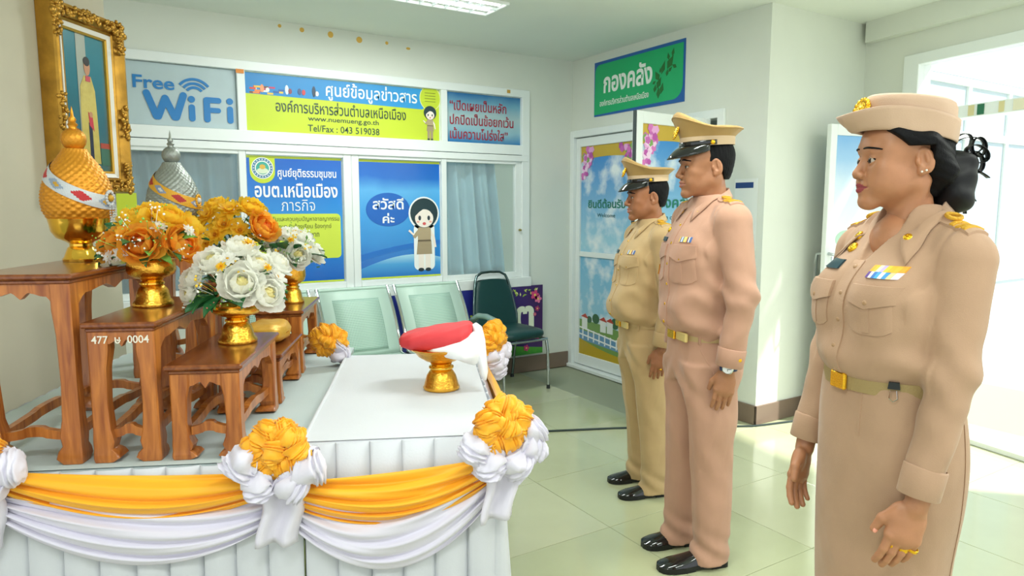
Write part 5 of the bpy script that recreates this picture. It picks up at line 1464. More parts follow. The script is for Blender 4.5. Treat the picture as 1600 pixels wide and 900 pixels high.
def body_obj(parts, mats, hp_n, M, s, par, lipc):
    # stitch every sculpted piece to the trunk so the figure is one connected surface
    P0, Q0 = parts[-1]; off = sum(len(t[0]) for t in parts[:-1]); extra = []; o = 0
    for tp, tq in parts[:-1]:
        ia = int(np.argmin(((tp[:, None, :]-P0[None, ::41, :])**2).sum(2).min(1))) if len(tp)*len(P0)//41 < 3e7 else int(np.argmin(tp[:, 2]))
        fa = tq[np.where(tq == ia)[0][0]]; i0 = list(fa).index(ia); ib = int(fa[(i0+1) % 4])
        ja = int(np.argmin(((P0-tp[ia])**2).sum(1))); fb = Q0[np.where(Q0 == ja)[0][0]]; j0 = list(fb).index(ja); jb = int(fb[(j0+1) % 4])
        extra.append((o+ia, o+ib, off+ja, off+jb)); o += len(tp)
    p, q = join_pq(parts); q = np.concatenate([q, np.array(extra, q.dtype)])
    # lips region measured in head space
    Mi = np.array(M.inverted(), 'f'); c = p[q].mean(1); c = (c @ Mi[:3, :3].T+Mi[:3, 3])/s
    ax = np.abs(c[:, 0]); up = -.0515-.011*(ax/.026)**2; lo = -.0755+.012*(ax/.026)**2
    lips = (ax < .0268) & (c[:, 2] < up) & (c[:, 2] > lo) & (c[:, 1] < -.078)
    return link_mesh('body', sculpt_mesh('body', (p, q), mats, lips.astype('i')), par)

def peaked_cap(M, s, par, tan, band):
    cap = empty('peaked_cap', (0, 0, 0), 0, parent=par)
    N = 64
    def ring(rx, ry, zf, cy=.006): return [(rx*math.sin(2*PI*i/N), cy-ry*math.cos(2*PI*i/N), zf(math.cos(2*PI*i/N))) for i in range(N)]   # cos=1 is the front
    P = lambda mb: mb.xf(M @ Matrix.Scale(s, 4))
    mb = MB(); mb.loft([ring(.0845, .1015, lambda c: .074+.006*(1-c)/2), ring(.0865, .1035, lambda c: .074+.006*(1-c)/2), ring(.0875, .1045, lambda c: .112+.004*(1-c)/2), ring(.085, .102, lambda c: .113)]); P(mb).build('cap_band', band, cap, smooth=60)
    mb = MB()
    fr = lambda c: max(0, c)
    mb.loft([ring(.087, .104, lambda c: .110), ring(.097, .113, lambda c: .120+.018*fr(c)), ring(.113, .126, lambda c: .130+.040*fr(c)**1.4), ring(.1195, .1315, lambda c: .136+.052*fr(c)**1.6), ring(.1195, .129, lambda c: .141+.060*fr(c)**1.8), ring(.112, .119, lambda c: .145+.064*fr(c)**1.9),
             ring(.09, .093, lambda c: .148+.046*fr(c)**1.8), ring(.055, .058, lambda c: .151+.022*fr(c)), ring(.02, .02, lambda c: .154+.005*fr(c)), ring(.001, .001, lambda c: .156)])
    P(mb).build('cap_crown', tan, cap, smooth=60)
    mb = MB(); mb.tube([ring(.1205, .1325, lambda c: .137+.053*fr(c)**1.6)[i % N] for i in range(N+1)], .0022, 6); P(mb).build('crown_piping', tan, cap, smooth=60)
    mb = MB()
    def vis(a, b):
        t = (a-.5)*R(158); c, s_ = math.cos(t), math.sin(t)
        e = .052*max(0, math.cos(t*1.14))**.6
        return ((.0872+e*.30*b)*s_, .006-(.1042+e*b)*c, .078-.034*b*max(0, math.cos(t*1.1))**.5-.012*b*b+.004*math.sin(PI*b))
    mb.grid(vis, 36, 8); P(mb).build('visor', blackg, cap, smooth=60, solid=.003)
    mb = MB()
    def strap(a, b):
        t = (a-.5)*R(186); return (.0895*math.sin(t), .006-.1065*math.cos(t), .077+.017*b+.002*(1-math.cos(t)))
    mb.grid(strap, 36, 4); P(mb).build('chin_strap', blackg, cap, smooth=60, solid=.002)
    for x in (-1, 1):
        mb = MB(); mb.lathe([(0, 0), (.009, 0), (.009, .003), (.005, .006), (0, .0065)], 14); mb.xf(Matrix.Translation((x*.0885, -.004, .087)) @ Matrix.Rotation(x*PI/2, 4, 'Y')); P(mb).build('cap_button', goldb, cap, smooth=60)
    mb = MB(); mb.ball((0, 0, 0), (.019, .007, .030), 14, 10); mb.ball((0, -.003, -.004), (.009, .006, .014), 10, 8)
    for k in range(16): a = 2*PI*k/16; mb.ball((.0165*math.cos(a), -.001, .026*math.sin(a)), (.0042, .004, .0042), 6, 5)
    mb.ball((0, -.001, .030), (.005, .004, .011), 8, 6); mb.xf(Matrix.Translation((.004, -.1165, .134)) @ Matrix.Rotation(R(-22), 4, 'X')); P(mb).build('cap_badge', goldb, cap, smooth=60)
    return cap

def shoe(x, ytoe, yheel, splay, par):
    sh = empty('shoe', (x, yheel, 0), splay, parent=par); L = yheel-ytoe
    secs = [(0, .030, .065), (.04, .034, .075), (.12, .036, .083), (.24, .036, .088), (.36, .037, .080), (.5, .041, .062), (.66, .047, .050), (.8, .047, .042), (.9, .040, .034), (.965, .028, .027), (1, .010, .018)]
    rings = []
    for t, w, h in secs:
        y = -L*t; rings.append([(w*math.cos(a)*(1-.12*max(0, math.sin(a))), y, .022+max(0, h-.022)*max(0, math.sin(a))**.8) if math.sin(a) >= 0 else (w*math.cos(a), y, .022) for a in [2*PI*i/20 for i in range(20)]])
    MB().loft(rings, caps=True).build('upper', blackg, sh, smooth=70)
    sole = []; 
    for t, w, h in secs: sole.append((w+.003, -L*t*1.01+.003))
    out = [(w, y) for w, y in sole]+[(-w, y) for w, y in sole[::-1]]
    mb = MB(); mb.prism_z(out[::-1], .008, .023); mb.build('sole', mat('black_sole', '0C0E0F', .45), sh)
    hl = [(w, y) for w, y in sole[:4]]+[(-w, y) for w, y in sole[:4][::-1]]
    MB().prism_z(hl[::-1], 0, .010).build('heel', mat('black_sole', '0C0E0F', .45), sh)
    MB().prism_z([(x_*1., y_) for x_, y_ in [(w*.97, y) for w, y in sole[5:]]+[(-w*.97, y) for w, y in sole[5:][::-1]]][::-1], 0.001, .010).build('outsole', mat('black_sole', '0C0E0F', .45), sh)
    return sh

def fabric(name, c):
    new = name not in MATS
    m = mat(name, c, .8, bump=.16, bscale=420, var=.045, vscale=9, sheen=.15)
    if new:      # soft creases over the fine weave
        nt = m.node_tree; b = nt.nodes['Principled BSDF']; bp0 = b.inputs['Normal'].links[0].from_node
        tc = nt.nodes.new('ShaderNodeTexCoord'); mp = nt.nodes.new('ShaderNodeMapping'); mp.inputs['Scale'].default_value = (1.3, 1.3, .75); mp.inputs['Rotation'].default_value = (.5, .35, 0)
        n = nt.nodes.new('ShaderNodeTexNoise'); n.inputs['Scale'].default_value = 7; n.inputs['Detail'].default_value = 1.5; n.inputs['Distortion'].default_value = .35
        bp = nt.nodes.new('ShaderNodeBump'); bp.inputs['Strength'].default_value = .7; bp.inputs['Distance'].default_value = .025
        nt.links.new(tc.outputs['Object'], mp.inputs[0]); nt.links.new(mp.outputs[0], n.inputs['Vector']); nt.links.new(n.outputs['Fac'], bp.inputs['Height'])
        nt.links.new(bp.outputs['Normal'], bp0.inputs['Normal'])
    return m
FACE_RZ = math.atan2(.33, -.944)+PI/2      # local -y turned to the altar

def sleeve_wr(V, sh, el, wr, x, amp=.0042):
    el = np.array(el); wr = np.array(wr); sh = np.array(sh)
    def f(X, Y, Z):
        g = np.exp(-((Z-el[2])/.085)**2)*(1/(1+np.exp(-(x*X-abs(el[0])+.11)*60)))
        g2 = np.exp(-((Z-wr[2]-.05)/.07)**2)*(1/(1+np.exp(-(x*X-abs(wr[0])+.10)*60)))
        return amp*(g*np.sin(62*Z+40*Y+2*np.sin(30*X))+g2*.8*np.sin(50*Z-55*Y))
    V.warp(f)

def armhole(V, x0, z0, slope, zlo, amp=.0042):
    V.warp(lambda X, Y, Z: amp*np.exp(-((np.abs(X)-x0-slope*(z0-Z)+.10*np.clip(np.abs(Y-.01)-.03, 0, 1))/.0055)**2)*np.clip((Z-zlo)*30, 0, 1))
def man(loc, s, label, cloth_c, skin_c, belly, feet, seed, hs=1., fat=0., wrist_item=None, medal=False, lapel=True):
    e = empty('person', loc, FACE_RZ, label, 'person', 'uniformed people standing in line')
    e.scale = (s, s, s)
    fab = fabric('khaki_'+cloth_c, cloth_c); fab2 = fabric('khaki_trim_'+cloth_c, cloth_c)
    # --- shirt
    V = Vol((-.36, -.26, .88), (.36, .22, 1.56), .005)
    b = belly
    V.loft([(.905, 0, .0, .150, .112), (.935, 0, -.004-b*.3, .158, .118+b*.5), (.965, 0, -.016-b*.5, .168, .136+b*.6), (1.02, 0, -.02-b*.6, .172, .143+b*.7), (1.10, 0, -.018-b*.4, .173, .140+b*.4), (1.18, 0, -.016, .178, .138), (1.26, 0, -.014, .184, .136), (1.33, 0, -.004, .184, .118), (1.385, 0, .008, .168, .095), (1.43, 0, .016, .118, .076), (1.475, 0, .022, .066, .066)], .01, 2.35)
    arms = []
    for x in (-1, 1):
        sh, el, wr = (x*.172, .018, 1.372), (x*.236, .034, 1.10), (x*.226, .0, .862)
        V.cone(sh, el, .072, .055, .012); V.cone(el, wr, .055, .044, .025); arms.append((sh, el, wr))
        V.cone((x*.06, .02, 1.425), (x*.165, .02, 1.385), .046, .060, .03)
    for x, a in zip((-1, 1), arms): sleeve_wr(V, *a, x)
    V.cone((0, -.02, 1.56), (0, -.11, 1.43), .05, .012, .008, True)
    armhole(V, .168, 1.42, .0, 1.21)
    V.warp(lambda X, Y, Z: .0065*np.exp(-((Z-.985)/.055)**2)*np.sin(38*X+30*Z+1.3)*(np.abs(X) < .2)+.005*np.exp(-((Z-1.12)/.10)**2)*np.sin(20*X-34*Z+seed)*np.clip((.24-np.abs(X))/.05, 0, 1)+.0025*np.exp(-((np.abs(X)-.15)/.04)**2-((Z-1.29)/.07)**2)*np.sin(70*Z+60*np.abs(X)))
    V.trim(lambda X, Y, Z: np.where(np.abs(X) > .16, .868-Z-.06*(np.abs(X)-.22), -1.))
    pq = V.mesh(); bv = bvh_of(pq)
    sh_o = link_mesh('shirt', sculpt_mesh('shirt', pq, [fab]), e)
    collar(bv, 1.506, .020, .064, .068, fab2, sh_o, .075, .034, .05)
    front_patch(bv, -.016, .016, 1.415, .948, .003, 'placket', fab2, sh_o, 4, 30)
    for z in (1.36, 1.29, 1.21, 1.13, 1.05, .98): stud(bv, .0, z, .0065, goldb, 'button', sh_o)
    for x in (-1, 1):
        rb_ = lambda a, b_, X, Z: (X, Z-(.018*(1-(2*a-1)**2) if b_ > .5 else 0))
        front_patch(bv, x*.085-.058, x*.085+.058, 1.275, 1.155, .0035, 'pocket', fab2, sh_o, 9, 9, lambda a, b_, X, Z: (X, Z-.016*b_*(1-(2*a-1)**4)))
        front_patch(bv, x*.085-.010, x*.085+.010, 1.25, 1.145, .0055, 'pocket_pleat', fab2, sh_o, 3, 8)
        front_patch(bv, x*.085-.062, x*.085+.062, 1.287, 1.240, .008, 'pocket_flap', fab2, sh_o, 11, 5, lambda a, b_, X, Z: (X, Z-b_*.018*(1-abs(2*a-1))))
        stud(bv, x*.085, 1.232, .0065, goldb, 'button', sh_o, .006)
        stud(bv, x*.066, 1.412, .011, goldb, 'collar_badge', sh_o, .006, 10)
        epaulette(bv, x, .095, .205, .018, .056, fab2, sh_o)
    ribbons(bv, .055, 1.318, .062, .020, [['E8C23A', '2F55A0', 'EDEAE0', '3A7FB8', 'E8C23A', 'EFE6A0', 'E8B43A', '5A3A7A', 'E8E2D0', '4A6FB0']], 1, sh_o)
    front_patch(bv, -.135, -.055, 1.312, 1.296, .005, 'name_plate', mat('name_plate', '163A46', .3), sh_o, 5, 3)
    if medal:
        stud(bv, -.085, 1.34, .012, goldb, 'breast_badge', sh_o, .005); front_patch(bv, -.10, -.086, 1.20, 1.16, .010, 'medal', goldb, sh_o, 3, 4)
    # --- cuffs
    hands = []
    for x, (sh, el, wr) in zip((-1, 1), arms):
        d = (Vector(wr)-Vector(el)).normalized(); q = (-d).to_track_quat('Z', 'Y').to_matrix().to_4x4()
        mb = MB(); N = 26
        mb.loft([[(r*math.cos(2*PI*i/N), r*1.08*math.sin(2*PI*i/N), z) for i in range(N)] for r, z in ((.036, .01), (.044, -.004), (.0468, 0), (.0478, .03), (.0485, .062), (.046, .066))])
        mb.xf(Matrix.Translation(Vector(wr)+d*.018) @ q); mb.build('cuff', fab2, sh_o, smooth=60, solid=.0015)
        mb = MB(); mb.lathe([(0, 0), (.007, 0), (.007, .003), (0, .004)], 10); mb.xf(Matrix.Translation((wr[0]+x*.046, wr[1]+.012, wr[2]+.01)) @ Matrix.Rotation(x*PI/2, 4, 'Y')); mb.build('button', goldb, sh_o, smooth=60)
        hands.append((x, Vector(wr)+d*.03, d))
    # --- trousers
    V = Vol((-.22, -.20, .015), (.24, .20, .955), .0055)
    V.loft([(.74, 0, .008, .150, .118), (.80, 0, .010, .168, .132), (.86, 0, .008, .164, .130+b*.3), (.95, 0, -.002-b*.3, .152, .116+b*.5)], .02, 2.3)
    for x, (fx, yt, yh) in zip((1, -1), feet):
        yc = yh-.055
        V.loft([(.02, fx, yc-.012, .062, .082), (.10, fx, yc-.004, .060, .074), (.25, fx*.98, yc*.9, .064, .076), (.38, fx*.94, yc*.7, .067, .080), (.48, fx*.92, yc*.55-.006, .072, .084), (.60, fx*.86+x*.008, yc*.35, .079, .094), (.72, x*.082, .0, .084, .112), (.82, x*.08, .006, .084, .12)], .022, 2.2)
    V.warp(lambda X, Y, Z: .0045*np.exp(-((Z-.09)/.06)**2)*np.sin(70*Z+45*Y+18*X+seed)+.0022*np.exp(-((Z-.46)/.09)**2)*np.sin(34*Z+60*Y+25*X)+.004*np.exp(-((Z-.76)/.06)**2)*np.sin(45*Z+60*np.abs(X)))
    # pressed crease and side seam
    V.warp(lambda X, Y, Z: -.004*np.exp(-((np.abs(X-.005)-.088)/.008)**2)*np.clip((-Y)*40, 0, 1)*np.clip((Z-.12)*10, 0, 1)*np.clip((.82-Z)*8, 0, 1))
    tq = V.mesh(); tv = bvh_of(tq)
    tr = link_mesh('trousers', sculpt_mesh('trousers', tq, [fab]), e)
    for x in (-1, 1):
        patch(tv, lambda a, b_, x=x: ((x*.6, -.075+.06*b_+.004*a, .885-.13*b_+.006*a), (-x, 0, 0)), 2, 8, .002, 'pocket_edge', fab2, tr)
    # --- belt
    mb = MB(); N = 72
    def bring(z, o): return [((.1575+o)*math.sin(2*PI*i/N), -.003-b*.3-(.121+b*.5+o)*math.cos(2*PI*i/N), z) for i in range(N)]
    mb.loft([bring(.915, -.006), bring(.915, .003), bring(.946, .003), bring(.946, -.006)])
    belt = mb.build('belt', mat('khaki_webbing', 'B49B6C', .7, bump=.3, bscale=300), e, smooth=40)
    yb = -.003-b*.3-(.121+b*.5)-.004
    MB().box(-.03, .03, yb-.007, yb+.004, .911, .950, .003).build('buckle', goldb, belt); MB().box(.034, .115, yb-.001, yb+.012, .913, .948, .003).build('belt_tip', mat('pale_gold_webbing', 'D6BE78', .5, .2), belt, None, None)
    for x in (-.12, -.07, .075, .13):
        y = -.003-b*.3-(.121+b*.5+.004)*math.sqrt(max(0, 1-(x/.161)**2)); MB().box(x-.007, x+.007, y-.003, y+.004, .905, .955, .002).build('belt_loop', fab, belt)
    # --- shoes
    for (fx, yt, yh) in feet: shoe(fx, yt, yh, 0, e)
    # --- head, hands
    M = Matrix.Translation((0, -.004, 1.587)) @ Matrix.Rotation(R(-9), 4, 'Z') @ Matrix.Rotation(R(2), 4, 'X')
    hp = head_field(hs, False, fat)
    parts = [xf_pq(hp, M)]
    hq, tips = hand_field(1.0)
    for x, w, d in hands:
        Mh = Matrix.Translation(w+Vector((0, 0, -.012))) @ Matrix.Rotation(x*R(-24), 4, 'Z') @ Matrix.Rotation(R(-10), 4, 'X') @ Matrix.Diagonal((x, 1, 1, 1))
        parts.append(xf_pq(hq, Mh, x < 0))
        if x > 0 and wrist_item == 'watch':
            Mw = Matrix.Translation(w+Vector((0, 0, .004))) @ Matrix.Rotation(R(-14), 4, 'Z')
            wa = empty('wristwatch', (0, 0, 0), 0, parent=e)
            mb = MB(); N = 28; mb.loft([[(.0275*math.cos(2*PI*i/N), .031*math.sin(2*PI*i/N), z) for i in range(N)] for z in (-.011, .011)]); mb.xf(Mw); mb.build('strap', mat('navy_strap', '1C3566', .5), wa, smooth=60, solid=.003)
            Mf = Mw @ Matrix.Translation((.0255, -.010, 0)) @ Matrix.Rotation(R(-22), 4, 'Z') @ Matrix.Rotation(PI/2, 4, 'Y')
            mb = MB(); mb.lathe([(0, -.002), (.019, -.002), (.0205, .002), (.0205, .006), (.0175, .0095), (.0165, .0085)], 28); mb.xf(Mf); mb.build('case', chrome, wa, smooth=40)
            mb = MB(); mb.lathe([(0, .007), (.0172, .007), (.0172, .0086), (0, .0086)], 28); mb.xf(Mf); mb.build('dial', mat('watch_dial', 'E6EAEC', .3), wa)
            mb = MB(); mb.box(-.0008, .0008, 0, .012, .0087, .0092); mb.box(0, .008, -.0008, .0008, .0087, .0092); mb.xf(Mf); mb.build('hands', mat('watch_hand', '22262A', .3), wa)
        if x > 0 and wrist_item == 'ring':
            t0 = Mh @ Vector((-.005, .0105, -.098)); mb = MB(); mb.tube([(.0108*math.cos(t), .0108*math.sin(t), 0) for t in [2*PI*i/16 for i in range(17)]], .0022, 6); mb.ball((.011, 0, 0), (.005, .006, .006), 8, 6); mb.xf(Matrix.Translation(t0)); mb.build('gold_ring', goldb, e, smooth=60)
    parts.append(inner_body([(a_, b_, tuple(Vector(c_)*.9+Vector(b_)*.1)) for a_, b_, c_ in arms], [(f_[0], f_[2]-.055) for f_ in feet], (.76, .93, 1.25, 1.47)))
    sk = skin(skin_c); lip = mat('lips_'+skin_c, 'A66A5A', .45)
    body_obj(parts, [sk, lip], 0, M, hs, e, None)
    eyes_brows(hp, M, hs, e, hairm)
    # --- short hair below the cap
    V = Vol((-.1, -.07, -.09), (.1, .13, .12), .003)
    V.ell((0, .014, .040), (.0788, .0980, .090), .004); V.ell((0, .045, -.015), (.060, .052, .062), .025)
    V.warp(lambda X, Y, Z: .0010*np.sin(420*X+80*Z)*np.sin(390*Y+60*Z))
    V.trim(lambda X, Y, Z: np.minimum(np.maximum(.020-Z-.25*(Y+.02), -.022-Y-.35*(Z-.03)), np.maximum(.036-Y+.35*np.clip(-Z, 0, .1), -.050-Z)))
    hq2 = V.mesh(); hr = xf_pq((hq2[0]*hs, hq2[1]), M)
    link_mesh('hair', sculpt_mesh('hair', hr, [hairm]), e)
    peaked_cap(M, hs*1.0, e, fabric('cap_tan_'+cloth_c, 'AF8E54'), fabric('cap_band_'+cloth_c, 'CDB390'))
    return e

man((2.093, 1.927, 0), 1.0, 'taller man in pinkish tan uniform and peaked cap with wristwatch, middle of the line', 'B98E76', 'A87452', 0., [(.118, -.219, .065), (-.072, -.205, .028)], 1., 1.02, .0, 'watch', True)
man((2.343, 2.527, 0), .931, 'shorter man in sand uniform and peaked cap with gold ring, farthest in the line', 'BDA072', '9E6846', .028, [(.095, -.17, .09), (-.118, -.150, .10)], 2.4, 1.02, .006, 'ring')
# ------------------------------------------------------------------ the woman nearest the camera
def woman(loc, label):
    e = empty('person', loc, FACE_RZ, label, 'person', 'uniformed people standing in line')
    e.scale = (1.017, 1.017, 1.017)
    cc = 'AF8D71'; fab = fabric('khaki_w', cc); fab2 = fabric('khaki_w_trim', cc)
    V = Vol((-.32, -.27, .72), (.32, .2, 1.50), .0045)
    V.loft([(1.015, 0, -.012, .140, .116), (1.035, 0, -.018, .149, .128), (1.065, 0, -.022, .157, .139), (1.11, 0, -.022, .157, .136), (1.17, 0, -.02, .160, .130), (1.23, 0, -.012, .160, .122), (1.29, 0, .0, .150, .102), (1.33, 0, .012, .125, .082), (1.365, 0, .020, .085, .066), (1.41, 0, .024, .056, .056)], .01, 2.3)
    for x in (-1, 1): V.ell((x*.068, -.098, 1.20), (.066, .052, .066), .05)
    arms = []
    for x in (-1, 1):
        sh, el, wr = (x*.150, .018, 1.292), (x*.184, -.024, 1.06), (x*.184, -.078, .845)
        V.cone(sh, el, .060, .045, .010); V.cone(el, wr, .045, .037, .02); arms.append((sh, el, wr)); V.cone((x*.05, .022, 1.360), (x*.14, .02, 1.312), .040, .050, .03)
        sleeve_wr(V, sh, el, wr, x, .0032)
    V.warp(lambda X, Y, Z: .006*np.exp(-((Z-1.07)/.05)**2)*np.sin(34*X+28*Z+.6)*(np.abs(X) < .18)+.0035*np.exp(-((Z-1.14)/.05)**2)*np.sin(26*X-44*Z+1.)*np.clip((.19-np.abs(X))/.05, 0, 1)+.002*np.exp(-((np.abs(X)-.135)/.035)**2-((Z-1.24)/.06)**2)*np.sin(70*Z+60*np.abs(X)))
    armhole(V, .146, 1.34, .0, 1.14, .0036)
    V.cone((0, .012, 1.50), (0, -.045, 1.352), .060, .036, .004, True); V.cone((0, -.045, 1.352), (0, -.105, 1.285), .034, .006, .004, True)
    V.trim(lambda X, Y, Z: np.where(np.abs(X) > .14, .842-Z, 1.026-Z))
    pq = V.mesh(); bv = bvh_of(pq)
    so = link_mesh('blouse', sculpt_mesh('blouse', pq, [fab]), e)
    collar(bv, 1.436, .022, .062, .064, fab2, so, .100, .042, .066, R(40), .3)
    front_patch(bv, -.018, .014, 1.288, 1.025, .0035, 'placket', fab2, so, 4, 30)
    for z in (1.272, 1.215, 1.155, 1.095, 1.04): stud(bv, -.002, z, .0055, mat('tan_button', 'A98562', .4), 'button', so, .004)
    for x in (-1, 1):
        front_patch(bv, x*.082-.046, x*.082+.046, 1.225, 1.145, .003, 'pocket', fab2, so, 9, 9, lambda a, b_, X, Z: (X, Z-.012*b_*(1-(2*a-1)**4)))
        front_patch(bv, x*.082-.009, x*.082+.009, 1.20, 1.138, .005, 'pocket_pleat', fab2, so, 3, 8)
        front_patch(bv, x*.082-.050, x*.082+.050, 1.240, 1.203, .0075, 'pocket_flap', fab2, so, 11, 5, lambda a, b_, X, Z: (X, Z-b_*.014*(1-abs(2*a-1))))
        stud(bv, x*.082, 1.203, .007, mat('tan_button', 'A98562', .4), 'button', so, .007)
        stud(bv, x*.074, 1.338, .0125, goldb, 'collar_badge', so, .008, 10)
        epaulette(bv, x, .088, .178, .020, .050, goldt if False else fab2, so, 3)
    ribbons(bv, .056, 1.282, .062, .0135, [['E8A92E', 'EDB83A', 'EFE6C0', 'B8A8D8', 'E8C23A', 'F0B030', 'E8B43A', 'E8A030'], ['5A3A8A', 'F0E6D8', '2F6FB8', '3A9FD8', 'EDEAE0', '3A8FC8', 'F0C890', 'E8E2F0']], 2, so)
    stud(bv, -.062, 1.312, .014, goldb, 'breast_badge', so, .006)
    front_patch(bv, -.105, -.045, 1.286, 1.266, .006, 'name_plate', mat('name_plate', '163A46', .3), so, 5, 3)
    hands = []
    for x, (sh, el, wr) in zip((-1, 1), arms):
        d = (Vector(wr)-Vector(el)).normalized(); q = (-d).to_track_quat('Z', 'Y').to_matrix().to_4x4()
        mb = MB(); N = 28
        mb.loft([[(r*math.cos(2*PI*i/N), r*1.05*math.sin(2*PI*i/N), z) for i in range(N)] for r, z in ((.031, .01), (.0385, -.002), (.0395, 0), (.0402, .03), (.0405, .058), (.038, .062))])
        mb.xf(Matrix.Translation(Vector(wr)+d*.035) @ q); mb.build('cuff', fab2, so, smooth=60, solid=.0015)
        hands.append((x, Vector(wr)+d*.052, d))
    # skirt
    V = Vol((-.22, -.22, .40), (.22, .2, 1.03), .0055)
    V.loft([(.41, 0, -.002, .150, .122), (.60, 0, -.002, .158, .130), (.75, 0, .0, .166, .137), (.86, 0, -.002, .166, .138), (.95, 0, -.008, .158, .132), (1.02, 0, -.014, .146, .122)], .01, 2.25)
    V.warp(lambda X, Y, Z: .0025*np.sin(9*Z+14*X+1.)*np.clip((.98-Z)*4, 0, 1)+.0015*np.sin(31*X+7*Z))
    sq = V.mesh(); sv = bvh_of(sq); sk_o = link_mesh('skirt', sculpt_mesh('skirt', sq, [fab]), e)
    patch(sv, lambda a, b: ((.6, .05+.006*a, 1.0-.58*b), (-1, 0, 0)), 2, 20, .002, 'side_seam', fab2, sk_o)
    front_patch(sv, .055, .059, 1.0, .90, .002, 'dart', fab2, sk_o, 2, 8)
    mb = MB(); N = 72
    def bring(z, o): return [((.1475+o)*math.sin(2*PI*i/N), -.013-(.1235+o)*math.cos(2*PI*i/N), z) for i in range(N)]
    mb.loft([bring(.998, -.004), bring(.998, .006), bring(1.031, .006), bring(1.031, -.004)])
    belt = mb.build('belt', mat('khaki_webbing_w', '9C8657', .7, bump=.4, bscale=260), e, smooth=40)
    MB().box(-.024, .024, -.152, -.142, .995, 1.034, .003).build('buckle', goldb, belt)
    q = Vector((.112, -.098, 1.02)); cl = empty('binder_clip', q, R(48), parent=belt)
    MB().prism([(-.012, .0), (.012, .0), (.010, .015), (-.010, .015)], -.012, .002).build('clip_body', blackc, cl)
    MB().tube([(-.006, -.012, -.002), (-.008, -.013, -.02), (0, -.013, -.027), (.008, -.013, -.02), (.006, -.012, -.002)], .0012, 5).build('clip_wire', chrome, cl)
    # legs and shoes
    hs = .93
    M = Matrix.Translation((-.004, -.012, 1.510)) @ Matrix.Rotation(R(-17), 4, 'Z') @ Matrix.Rotation(R(1), 4, 'X')
    hp = head_field(hs, True, .003)
    parts = [xf_pq(hp, M)]
    hq, tips = hand_field(.97, True)
    for x, w, d in hands:
        Mh = Matrix.Translation(w+Vector((0, 0, -.008))) @ Matrix.Rotation(x*R(-20), 4, 'Z') @ Matrix.Rotation(R(-16), 4, 'X') @ Matrix.Diagonal((x, 1, 1, 1))
        parts.append(xf_pq(hq, Mh, x < 0))
        for k, (t, a, r) in enumerate(tips):
            mb = MB(); mb.ball((0, 0, 0), (.0016, r*.62, r*.75), 8, 6)
            mb.xf(Mh @ Matrix.Translation(t+Vector((math.cos(a)*r*.95, 0, -math.sin(a)*r*.3))) @ Matrix.Rotation(a-.1, 4, 'Y')); mb.build('fingernail', mat('pink_nail', 'F0A48C', .25), e, smooth=60)
        if x > 0:
            for nm, yy, zz, ww in (('wide_gold_ring', -.0100, -.098, .0085), ('gold_ring', .0102, -.096, .0060), ('gold_ring', .0285, -.093, .0035)):
                t0 = Mh @ Vector((-.0045, yy, zz)); mb = MB(); N = 20
                mb.loft([[(rr*math.cos(2*PI*i/N), rr*math.sin(2*PI*i/N), z) for i in range(N)] for rr, z in ((.0098, -ww), (.0112, -ww*.9), (.0116, 0), (.0112, ww*.9), (.0098, ww))])
                mb.xf(Matrix.Translation(t0) @ (Mh.to_3x3().normalized() @ Matrix.Rotation(R(14), 3, 'Y')).to_4x4()); mb.build(nm, goldb, e, smooth=60)
    parts.append(inner_body([(a_, b_, tuple(Vector(c_)*.9+Vector(b_)*.1)) for a_, b_, c_ in arms], [(.068, .02), (-.068, .02)], (.74, 1.0, 1.18, 1.40), .93, True))
    body_obj(parts, [skin('B07A57'), mat('lipstick', '8E3A40', .35)], 0, M, hs, e, None)
    eyes_brows(hp, M, hs, e, hairm, fem=True, gaze=0)
    for x in (-1, 1):
        for dy, dz in ((.006, -.030), (.016, -.027)):
            mb = MB(); mb.ball(tuple(M @ (Vector((x*.0865, dy, dz))*hs)), .0024, 8, 6); mb.build('ear_stud', mat('pearl', 'EFEADF', .2), e, smooth=60)
        sh = empty('shoe', (x*.068, .055, 0), 0, parent=e)
        secs = [(0, .026, .07, .0), (.15, .03, .075, .0), (.4, .033, .06, 0), (.65, .04, .045, 0), (.85, .036, .035, 0), (1, .012, .02, 0)]
        MB().loft([[(w*math.cos(2*PI*i/16), -.23*t, .012+(h-.012)*max(0, math.sin(2*PI*i/16))) for i in range(16)] for t, w, h, _ in secs], caps=True).build('upper', blackg, sh, smooth=70)
        MB().prism_z([(.026, 0), (.03, -.06), (.038, -.15), (.034, -.2), (.01, -.232), (-.01, -.232), (-.034, -.2), (-.038, -.15), (-.03, -.06), (-.026, 0)][::-1], 0, .012).build('sole', mat('black_sole', '0C0E0F', .45), sh)
    # hair
    V = Vol((-.1, -.09, -.11), (.1, .14, .13), .003)
    V.ell((0, .015, .040), (.0815, .1005, .091), .004); V.ell((0, .060, -.025), (.058, .055, .07), .025)
    for x in (-1, 1):
        V.cone((x*.066, -.045, .058), (x*.078, .02, .036), .018, .014, .03); V.cone((x*.078, .02, .036), (x*.060, .075, -.03), .014, .024, .035)
    V.warp(lambda X, Y, Z: .0011*np.sin(260*Z+120*Y)*np.sin(40*Y+90*Z))
    V.trim(lambda X, Y, Z: np.maximum(np.where(Y < .03, .030+.9*np.clip(-Y-.02, 0, .1)-Z, -.088-Z), -.062-Y))
    hq2 = V.mesh(); link_mesh('hair', sculpt_mesh('hair', xf_pq((hq2[0]*hs, hq2[1]), M), [hairm]), e)
    bun = empty('hair_bun', (0, 0, 0), 0, parent=e)
    V = Vol((-.08, .04, -.15), (.08, .2, .08), .0035)
    V.ell((0, .122, -.045), (.052, .048, .070), .01); V.ell((.01, .115, -.085), (.045, .04, .045), .03); V.cone((0, .09, .0), (0, .12, -.03), .035, .045, .02)
